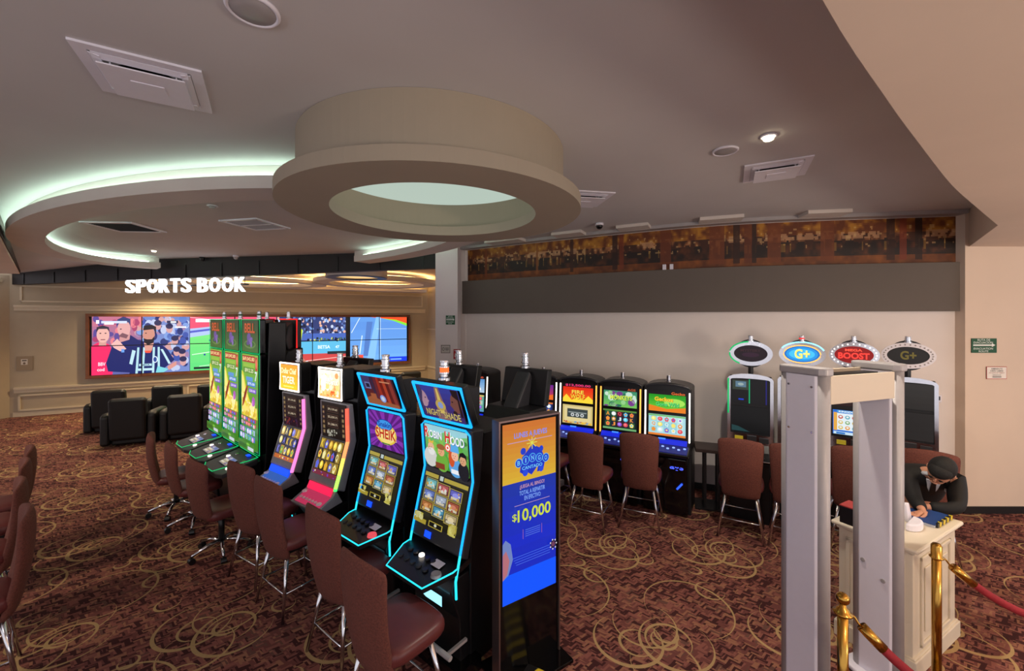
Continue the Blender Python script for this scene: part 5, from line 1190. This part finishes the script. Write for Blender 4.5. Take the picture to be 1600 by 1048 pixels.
# hazard-striped cable ramp on the floor
hz = thing('cable_ramp', 'black and yellow striped cable ramp on the carpet beside the poster totem', 'cable ramp', (.40, 2.72, 0), R(-28))
MB().prism([(-.09, 0), (-.05, .035), (.05, .035), (.09, 0)], -.35, .35).build('ramp', BLACK, hz)
m = MB()
YEL = mat('yellow_tape', (214, 190, 40), .5)
for i in range(6):
    x = -.31 + i * .115; a = m.bm.verts.new; f = m.bm.faces.new
    f([a((x, -.05, .0362)), a((x + .05, -.05, .0362)), a((x + .09, .05, .0362)), a((x + .04, .05, .0362))]); f([a((x, -.0885, .0022)), a((x + .05, -.0885, .0022)), a((x + .05, -.05, .0362)), a((x, -.05, .0362))])
m.build('yellow_stripes', YEL, hz)

# ------------------------------------------------------------------ walk-through detector
ux, uy = .943, .333
dt = thing('metal_detector', 'white walk-through metal detector gate beside the rope posts', 'metal detector', (1.86, 2.49, 0), math.atan2(uy, ux))
def post(x):
    m = MB(); m.slab([(x, .0 + .02), (x + .02, 0), (x + .08, 0), (x + .10, .02), (x + .10, .20), (x + .08, .22), (x + .02, .22), (x, .20)], .03, 2.15); return m
for x in (0, .72):
    o = post(x).build('side_panel', WHITEP, dt, bevel=.004)
    m = MB(); 
    m.tube([(x + .05, .008, .03), (x + .05, .008, 2.15)], .040, 12); m.tube([(x + .05, .215, .03), (x + .05, .215, 2.15)], .046, 12)
    m.build('edge_profile', GASK, dt, smooth=True).parent = dt
    MB().slab([(x - .004, -.005), (x + .02, -.04), (x + .08, -.04), (x + .104, -.005), (x + .104, .235), (x + .08, .265), (x + .02, .265), (x - .004, .235)], 2.15, 2.20).build('cap', GASK, dt, bevel=.01)
    MB().slab([(x - .05, -.09), (x + .12, -.11), (x + .15, .0), (x + .15, .25), (x + .1, .30), (x - .04, .30), (x - .06, .20)], 0, .03).build('foot', WHITEP, dt, bevel=.01)
    for z, y in (((2.08, .035), (2.08, .18), (1.80, .035), (1.80, .18)) if x == 0 else ((.72, .055), (.80, .175))):
        MB().cyl((x + .0, y, z), (x - .006, y, z), .007 if x == 0 else .014, seg=14).cyl((x - .006, y, z), (x - .008, y, z), .004, seg=8).build('screw', CHROME if x == 0 else GASK, dt)
m = MB(); m.box((.41, .0, 2.06), (.62, .02, .175)); m.build('cross_beam', CREAMW if False else mat('beam_white', (214, 200, 180), .5), dt, bevel=.003)
m = MB(); m.box((.41, .20, 2.07), (.62, .02, .175)); m.build('cross_beam', mat('beam_white'), dt, bevel=.003)
MB().box((.41, .10, 1.985), (.62, .18, .012)).box((.41, .12, 2.12), (.60, .08, .04)).build('electronics_tray', BLACK, dt)

# ------------------------------------------------------------------ podium and what stands on it
ax, ay = .88, .475; pa = math.atan2(ay, ax)
pd = thing('podium', 'cream panelled wooden podium with moulded top at the detector', 'podium', (2.80, 2.86, 0), pa)
pw, pp, ph = .80, .44, .905
MB().box((pw / 2, pp / 2, .49), (pw, pp, .79)).build('body', CREAMW, pd, bevel=.004)
m = MB(); m.box((pw / 2, pp / 2, .06), (pw + .05, pp + .05, .12)).box((pw / 2, pp / 2, .125), (pw + .03, pp + .03, .012)); m.build('plinth', CREAMW, pd, bevel=.012)
m = MB(); m.box((pw / 2, pp / 2, .865), (pw + .03, pp + .03, .03)).box((pw / 2, pp / 2, .89), (pw + .08, pp + .08, .03)); m.build('top', CREAMW, pd, bevel=.012)
def panel(name, o, u, w):
    q = MB(); u = Vector(u); n = u.cross(Vector((0, 0, 1)))
    ang = math.atan2(u.y, u.x)
    for a, b, c, d_, th in ((0, w, .16, .185, .014), (0, w, .775, .80, .014), (0, .025, .16, .80, .014), (w - .025, w, .16, .80, .014), (.07, w - .07, .25, .71, .010)):
        c0 = Vector(o) + u * (a + b) / 2 + n * th / 2; q.box((c0.x, c0.y, (c + d_) / 2), (b - a, th, d_ - c), rz=ang)
    q.build(name, CREAMW, pd, bevel=.004)
panel('front_panel', (.12, 0, 0), (1, 0, 0), pw - .24)
panel('side_panel', (0, pp - .05, 0), (0, -1, 0), pp - .10)
tb = .9055
def onpod(x, y): return Vector((2.80 + ax * x - ay * y, 2.86 + ay * x + ax * y, tb))
bk = thing('log_book', 'blue covered log book with black and yellow striped edge on the podium', 'book', onpod(.66, .10), pa)
MB().box((-.02, .06, .012), (.30, .26, .022)).build('pages', mat('paper', (200, 205, 215), .8), bk)
MB().box((-.02, .06, .026), (.32, .27, .006)).build('cover', mat('blue_cover', (30, 66, 130), .6, noise=.08, scale=8), bk)
m = MB(); m.box((-.0, -.078, .018), (.30, .012, .034)); m.build('edge_tape', BLACK, bk)
m = MB()
for i in range(4): m.box((-.10 + i * .075, -.079, .0185), (.034, .014, .036), ry=.35)
m.build('yellow_stripes', YEL, bk)
sc = thing('handheld_reader_base', 'white curved plastic stand on the front corner of the podium', 'stand', onpod(.34, .11), pa + .1)
m = MB(); n = 12; va = []
pts_ = [(.11 * math.cos(a), .075 * math.sin(a)) for a in [math.pi * (1.0 + k / n) for k in range(n + 1)]]
m.slab([(x + .02, y + .02) for x, y in pts_], .0, .055); m.build('base', WHITEP, sc, bevel=.01)
m = MB(); m.prism([(.03, .0), (.06, .0), (.09, .13), (.05, .14)], .09, .16); m.build('rest', WHITEP, sc, bevel=.01)
bx = thing('box', 'small black box with a red top at the left end of the podium', 'box', onpod(.05, .36), pa)
MB().box((.0, .0, .065), (.15, .13, .13)).build('case', BLACK, bx, bevel=.004); MB().box((.0, .0, .134), (.152, .132, .008)).build('lid', mat('red_lid', (170, 60, 60), .5), bx)

# ------------------------------------------------------------------ rope posts
def stanchion(label, loc, ball, br=.13):
    t = thing('rope_post', label, 'rope post', loc, 0, 'brass rope posts')
    MB().lathe([(br, 0), (br, .012), (br * .8, .028), (.04, .045), (.03, .06)], seg=32).build('base', BRASS, t, smooth=True)
    top = .87 if ball else .965
    MB().cyl((0, 0, .05), (0, 0, top), .0255, seg=24).build('pole', BRASS, t, smooth=True)
    if ball: MB().lathe([(.03, .87), (.046, .875), (.046, .885), (.032, .89), (.028, .905), (.018, .912), (.016, .925), (.01, .93)], seg=24).ball((0, 0, .958), .033, 20, 14).build('finial', BRASS, t, smooth=True)
    else: MB().lathe([(.03, .90), (.038, .905), (.038, .912), (.029, .918), (.029, .985), (.02, .998), (.002, 1.0)], seg=24).build('finial', BRASS, t, smooth=True)
    return t
stanchion('brass rope post with ball finial, in front of the detector', (1.825, 2.26, 0), True)
stanchion('brass rope post with flat finial, in front of the podium', (2.84, 2.74, 0), False, .098)
def rope(label, a, b, sag):
    t = thing('barrier_rope', label, 'rope', a, 0, 'red velvet ropes')
    A = Vector((0, 0, 0)); B = Vector(b) - Vector(a); d = B.normalized()
    pts = [A.lerp(B, i / 24) + Vector((0, 0, -sag * 4 * (i / 24) * (1 - i / 24))) for i in range(25)]
    MB().tube(pts[2:23], .024, 14).build('velvet_rope', ROPE, t, smooth=True)
    MB().tube(pts[1:4], .027, 14).build('end_cap', BRASS, t, smooth=True); MB().tube(pts[-4:-1], .027, 14).build('end_cap', BRASS, t, smooth=True)
    MB().tube([A, A.lerp(pts[1], .35) + Vector((0, 0, .004)), A.lerp(pts[1], .7) - Vector((0, 0, .006)), pts[1]], .006, 8).build('hook', BRASS, t, smooth=True); return t
rope('red velvet rope hanging from the ball-topped post', (1.872, 2.262, .872), (2.75, 1.65, .85), .30)
rope('red velvet rope hanging from the flat-topped post to the right edge', (2.88, 2.74, .905), (4.20, 2.45, .90), .35)
stanchion('brass rope post just outside the right side of the picture', (4.245, 2.445, 0), False)
stanchion('brass rope post outside the lower edge of the picture', (2.79, 1.62, 0), True)

# ------------------------------------------------------------------ wall signs
def sign(name, label, loc, rz, w, h, art, cat='sign'):
    t = thing(name, label, cat, loc, rz); art.build('plate', t, (0, 0, 0), (1, 0, 0), (0, 0, 1), PRINT, body=.005); return t
def evac():
    p = Pic(1, 1, (24, 84, 52)); p.text('RUTA DE', .24, .82, .74, .96, (225, 235, 228), .01); p.text('EVACUACION', .08, .64, .84, .78, (225, 235, 228), .01); p.poly([(.06, .44), (.78, .44), (.78, .34), (.94, .52), (.78, .70), (.78, .60), (.06, .60)], (235, 240, 236)) if False else p.poly([(.06, .48), (.80, .48), (.80, .40), (.94, .54), (.80, .66), (.80, .58), (.06, .58)], (235, 240, 236)); p.text('EVACUATION', .08, .22, .84, .36, (225, 235, 228), .01); p.text('ROUTE', .28, .04, .66, .17, (225, 235, 228), .01); return p
def PX(px, py, Y): return ((px - 800) / FPX * Y, Y, HC - (py - HY) / FPX * Y)
a = PX(1517.5, 551, 5.265); e = evac(); e.w, e.h = .325, .185; sign('evacuation_sign', 'green evacuation route sign with white arrow on the cream right wall', (a[0], 5.262, a[2]), 0, 0, 0, e)
p = Pic(.26, .16, (190, 50, 44)); p.rect(.02, .04, .98, .96, (238, 232, 224)); p.text('AMBIENTE', .22, .76, .78, .88, (60, 50, 50), .01); p.text('100% LIBRE', .18, .60, .82, .71, (60, 50, 50), .01); p.text('DE HUMO DE TABACO', .12, .46, .88, .54, (150, 60, 50)); p.text('DENUNCIAS', .30, .28, .70, .36, (60, 50, 50)); p.rect(.28, .14, .72, .20, (60, 50, 50))
a = PX(1541, 592, 5.265); sign('no_smoking_notice', 'small white notice with red border below the green sign on the right wall', (a[0], 5.262, a[2]), 0, 0, 0, p)
th = thing('thermostat', 'small white thermostat on the wall right of the oval-topped machines', 'thermostat'); w_ = on_arc(BWALL, AL, mlen - .27, .02); th.location = (w_.x - .03, w_.y, 1.40); th.rotation_euler.z = R(-9)
MB().box((0, 0, .05), (.10, .025, .10)).build('case', WHITEP, th, bevel=.005); MB().box((0, -.014, .055), (.06, .004, .05)).build('display', DGREY, th)
e = evac(); e.w, e.h = .17, .17; a = PX(696.5, 507, 7.59); sign('evacuation_sign', 'small dark green evacuation arrow sign high on the white column', (a[0], 7.595, a[2]), 0, 0, 0, e)
p = Pic(.17, .15, (60, 50, 50)); p.rect(.05, .06, .95, .94, (196, 190, 186)); p.ell(.26, .5, .13, .2, (50, 44, 44)); p.ell(.26, .5, .09, .14, (196, 190, 186)); p.rect(.46, .58, .86, .64, (50, 44, 44)); p.rect(.46, .44, .86, .5, (50, 44, 44)); p.rect(.5, .32, .8, .36, (50, 44, 44))
a = PX(689, 551.5, 7.59); sign('notice', 'white framed notice on the white column, left of the red sign', (a[0], 7.595, a[2]), 0, 0, 0, p)
p = Pic(.125, .185, (176, 30, 36)); p.poly([(.2, .3), (.28, .3), (.28, .55), (.36, .55), (.24, .72), (.12, .55), (.2, .55)], (235, 225, 225)) if False else p.poly([(.22, .6), (.30, .6), (.30, .35), (.40, .35), (.26, .16), (.12, .35), (.22, .35)], (235, 225, 225)); p.ell(.72, .22, .12, .09, (235, 225, 225)); p.poly([(.6, .4), (.84, .4), (.84, .62), (.72, .7), (.6, .62)], (225, 180, 180)); p.rect(.1, .84, .9, .9, (235, 215, 215))
a = PX(708.5, 561, 7.59); sign('fire_extinguisher_sign', 'red fire equipment sign with white arrow on the white column', (a[0], 7.595, a[2]), 0, 0, 0, p)
p = Pic(.30, .36, (160, 140, 112)); p.rect(.28, .40, .68, .80, (225, 215, 200)); p.rect(.34, .66, .62, .74, (90, 80, 70)); p.ell(.48, .5, .08, .08, (120, 104, 84))
sw_ = wall_s(39); b = wp(sw_ - .15, .012); pl = sign('socket_plate', 'beige wall plate with a white socket cover on the lounge wall left of the screens', (b.x, b.y, 1.18), math.atan2(WD.y, WD.x), 0, 0, p, 'wall plate')

# ------------------------------------------------------------------ guard leaning on the podium
g = thing('person', 'person in black suit and tie bending over the right end of the podium, writing', 'person', (3.80, 3.82, 0))
G0 = Vector((3.80, 3.82, 0))
def skin(name, chains, m, parent, sub=2, root=0):
    """chains: lists of (point, radius); shared points join"""
    V, E, Rr, idx = [], [], [], {}
    for ch in chains:
        prev = None
        for p_, r_ in ch:
            key = tuple(round(c, 4) for c in p_)
            if key not in idx: idx[key] = len(V); V.append(Vector(p_) - G0); Rr.append(r_ if isinstance(r_, tuple) else (r_, r_))
            i = idx[key]
            if prev is not None: E.append((prev, i))
            prev = i
    me = bpy.data.meshes.new(name); me.from_pydata(V, E, []); o = bpy.data.objects.new(name, me); COL.objects.link(o)
    s_ = o.modifiers.new('skin', 'SKIN'); s_.use_smooth_shade = True
    for i, r_ in enumerate(Rr): me.skin_vertices[0].data[i].radius = r_; me.skin_vertices[0].data[i].use_root = (i == root)
    q_ = o.modifiers.new('sub', 'SUBSURF'); q_.levels = q_.render_levels = sub
    me.materials.append(m); o.parent = parent; return o
PEL = (3.82, 3.84, .90); WST = (3.77, 3.76, 1.00); CH = (3.69, 3.64, 1.10); NB = (3.62, 3.545, 1.165); NK = (3.60, 3.49, 1.185); HB = (3.585, 3.45, 1.20)
SL = (3.755, 3.455, 1.12); EL = (3.585, 3.30, .965); WL_ = (3.40, 3.395, .945); SR = (3.49, 3.63, 1.13); ER = (3.37, 3.43, .99); WR = (3.30, 3.28, .955)
def hand(w, d, side):
    """palm and five curled fingers growing from the wrist"""
    w = Vector(w); d = Vector(d).normalized(); s_ = Vector((0, 0, 1)).cross(d).normalized() * side
    palm = w + d * .045 + Vector((0, 0, -.004)); ch = [[(tuple(w), .022), (tuple(palm), (.030, .017))]]
    for k, (off, ln) in enumerate(((-.030, .070), (-.010, .080), (.010, .075), (.028, .058))):
        a = palm + d * .035 + s_ * off; ch.append([(tuple(palm), (.030, .017)), (tuple(a), .0105), (tuple(a + d * ln * .45 + Vector((0, 0, .004))), .0092), (tuple(a + d * ln * .8 + Vector((0, 0, -.012))), .0085), (tuple(a + d * ln + Vector((0, 0, -.022))), .0072)])
    a = w + d * .02 - s_ * .03; ch.append([(tuple(w), .022), (tuple(a), .012), (tuple(a + d * .03 - s_ * .015 - Vector((0, 0, .006))), .0105), (tuple(a + d * .055 - s_ * .01 - Vector((0, 0, .012))), .009)])
    return ch
hl = hand(WL_, (-.9, .35, -.10), 1); hr = hand(WR, (-.55, .0, -.12), -1)
KL = (3.86, 3.80, .48); FL = (3.90, 3.90, .09); KR = (3.70, 3.92, .48); FR = (3.74, 4.02, .09)
body = skin('body', [[(PEL, (.13, .10)), (WST, (.125, .10)), (CH, (.14, .10)), (NB, (.07, .06)), (NK, .05), (HB, .052), ((3.56, 3.41, 1.215), (.07, .085)), ((3.54, 3.375, 1.235), (.075, .085))],
     [(NB, (.07, .06)), (SL, .05), (EL, .038), (WL_, .024)], [(NB, (.07, .06)), (SR, .05), (ER, .038), (WR, .024)],
     [(PEL, (.13, .10)), (KL, .06), (FL, .04), ((3.85, 3.80, .035), .035)], [(PEL, (.13, .10)), (KR, .06), (FR, .04), ((3.69, 3.92, .035), .035)]] + hl + hr, SKIN, g)
jk = skin('jacket', [[((3.83, 3.86, .80), (.17, .135)), (WST, (.165, .13)), (CH, (.185, .13)), (NB, (.10, .075))], [(NB, (.10, .075)), (SL, .078), (EL, .056), ((3.43, 3.38, .95), .044)], [(NB, (.10, .075)), (SR, .078), (ER, .056), ((3.315, 3.31, .96), .044)]], SUIT, g)
tr = skin('trousers', [[((3.82, 3.85, .88), (.15, .12)), (KL, .085), ((3.90, 3.90, .08), .07)], [((3.82, 3.85, .88), (.15, .12)), (KR, .085), ((3.74, 4.02, .08), .07)]], SUIT, g)
for f in (((3.85, 3.80, .045), (3.91, 3.92, .05)), ((3.69, 3.92, .045), (3.75, 4.04, .05))):
    m = MB(); c_ = (Vector(f[0]) + Vector(f[1])) / 2 - G0; m.ball(c_ - Vector((0, 0, .005)), (.05, .13, .045), M=Matrix.Rotation(math.atan2(f[0][1] - f[1][1], f[0][0] - f[1][0]) + R(90), 4, 'Z')); m.build('shoe', BLACKG, g, smooth=True)
# head: skull bent down, turned to the left of the picture; face plane looks down-left toward the page
fw = Vector((-.64, -.12, -.74)).normalized(); upv = Vector((-.55, -.62, .45)); upv = (upv - fw * upv.dot(fw)).normalized(); rt = fw.cross(upv).normalized()
HM = Matrix((rt, fw, upv)).transposed().to_4x4()   # local x = right, y = forward, z = up
HC_ = Vector((3.545, 3.385, 1.245)) - G0
def H(x, y, z): return HC_ + rt * x + fw * y + upv * z
m = MB(); m.ball(HC_, (.077, .098, .108), 24, 18, HM)
m.ball(H(0, .045, -.055), (.055, .055, .062), 18, 12, HM)          # jaw and chin
m.ball(H(0, .098, .0), (.011, .020, .034), 12, 10, HM)          # nose
for s_ in (-1, 1): m.ball(H(s_ * .079, .0, -.005), (.012, .02, .032), 10, 8, HM)  # ears
m.ball(H(0, .10, -.055), (.024, .010, .007), 10, 6, HM)
m.build('head', SKIN, g, smooth=True)
m = MB()
for s_ in (-1, 1): m.ball(H(s_ * .03, .090, .012), (.010, .007, .005), 10, 6, HM)
m.build('eyes', BLACKG, g, smooth=True)
m = MB()
for s_ in (-1, 1): m.ball(H(s_ * .032, .094, .032), (.018, .005, .004), 10, 6, HM)
m.build('eyebrows', HAIR, g, smooth=True)
m = MB(); m.ball(H(0, -.018, .022), (.086, .100, .106), 24, 16, HM); m.ball(H(0, .03, .065), (.072, .066, .055), 18, 12, HM)
m.build('hair', HAIR, g, smooth=True)
chn = Vector((-.55, -.80, -.22)).normalized()
def onchest(dx, dz, off): return Vector(CH) - G0 + Vector((.83, -.55, 0)) * dx + Vector((-.35, -.48, .80)) * dz + chn * (.178 + off)
def quad(name, pts, m_, th=.006):
    q_ = MB(); V1 = [q_.bm.verts.new(p_) for p_ in pts]; V2 = [q_.bm.verts.new(p_ + chn * -th) for p_ in pts]; q_.bm.faces.new(V1); q_.bm.faces.new(V2[::-1])
    for i in range(len(pts)): j = (i + 1) % len(pts); q_.bm.faces.new((V1[i], V1[j], V2[j], V2[i]))
    return q_.build(name, m_, g)
MB().tube([tuple(Vector(NK) - G0 + Vector((.83, -.55, 0)) * .066 * math.cos(a_) + Vector((-.45, -.62, .2)) * .075 * math.sin(a_) + Vector((0, 0, -.012))) for a_ in [2 * math.pi * i_ / 20 for i_ in range(20)]], .018, 8, True).build('shirt_collar', SHIRT, g, smooth=True)
quad('shirt', [onchest(-.045, .09, .0), onchest(.045, .09, .0), onchest(.03, -.02, .004), onchest(0, -.12, .006), onchest(-.03, -.02, .004)], SHIRT, .03)
quad('tie', [onchest(-.014, .075, .008), onchest(.014, .075, .008), onchest(.02, -.06, .012), onchest(0, -.12, .012), onchest(-.02, -.06, .012)], BLACK, .02)
quad('name_badge', [onchest(.075, .0, .012), onchest(.145, -.012, .004), onchest(.145, -.036, .004), onchest(.075, -.024, .012)], SHIRT, .03)
nest(g); nest(bk)
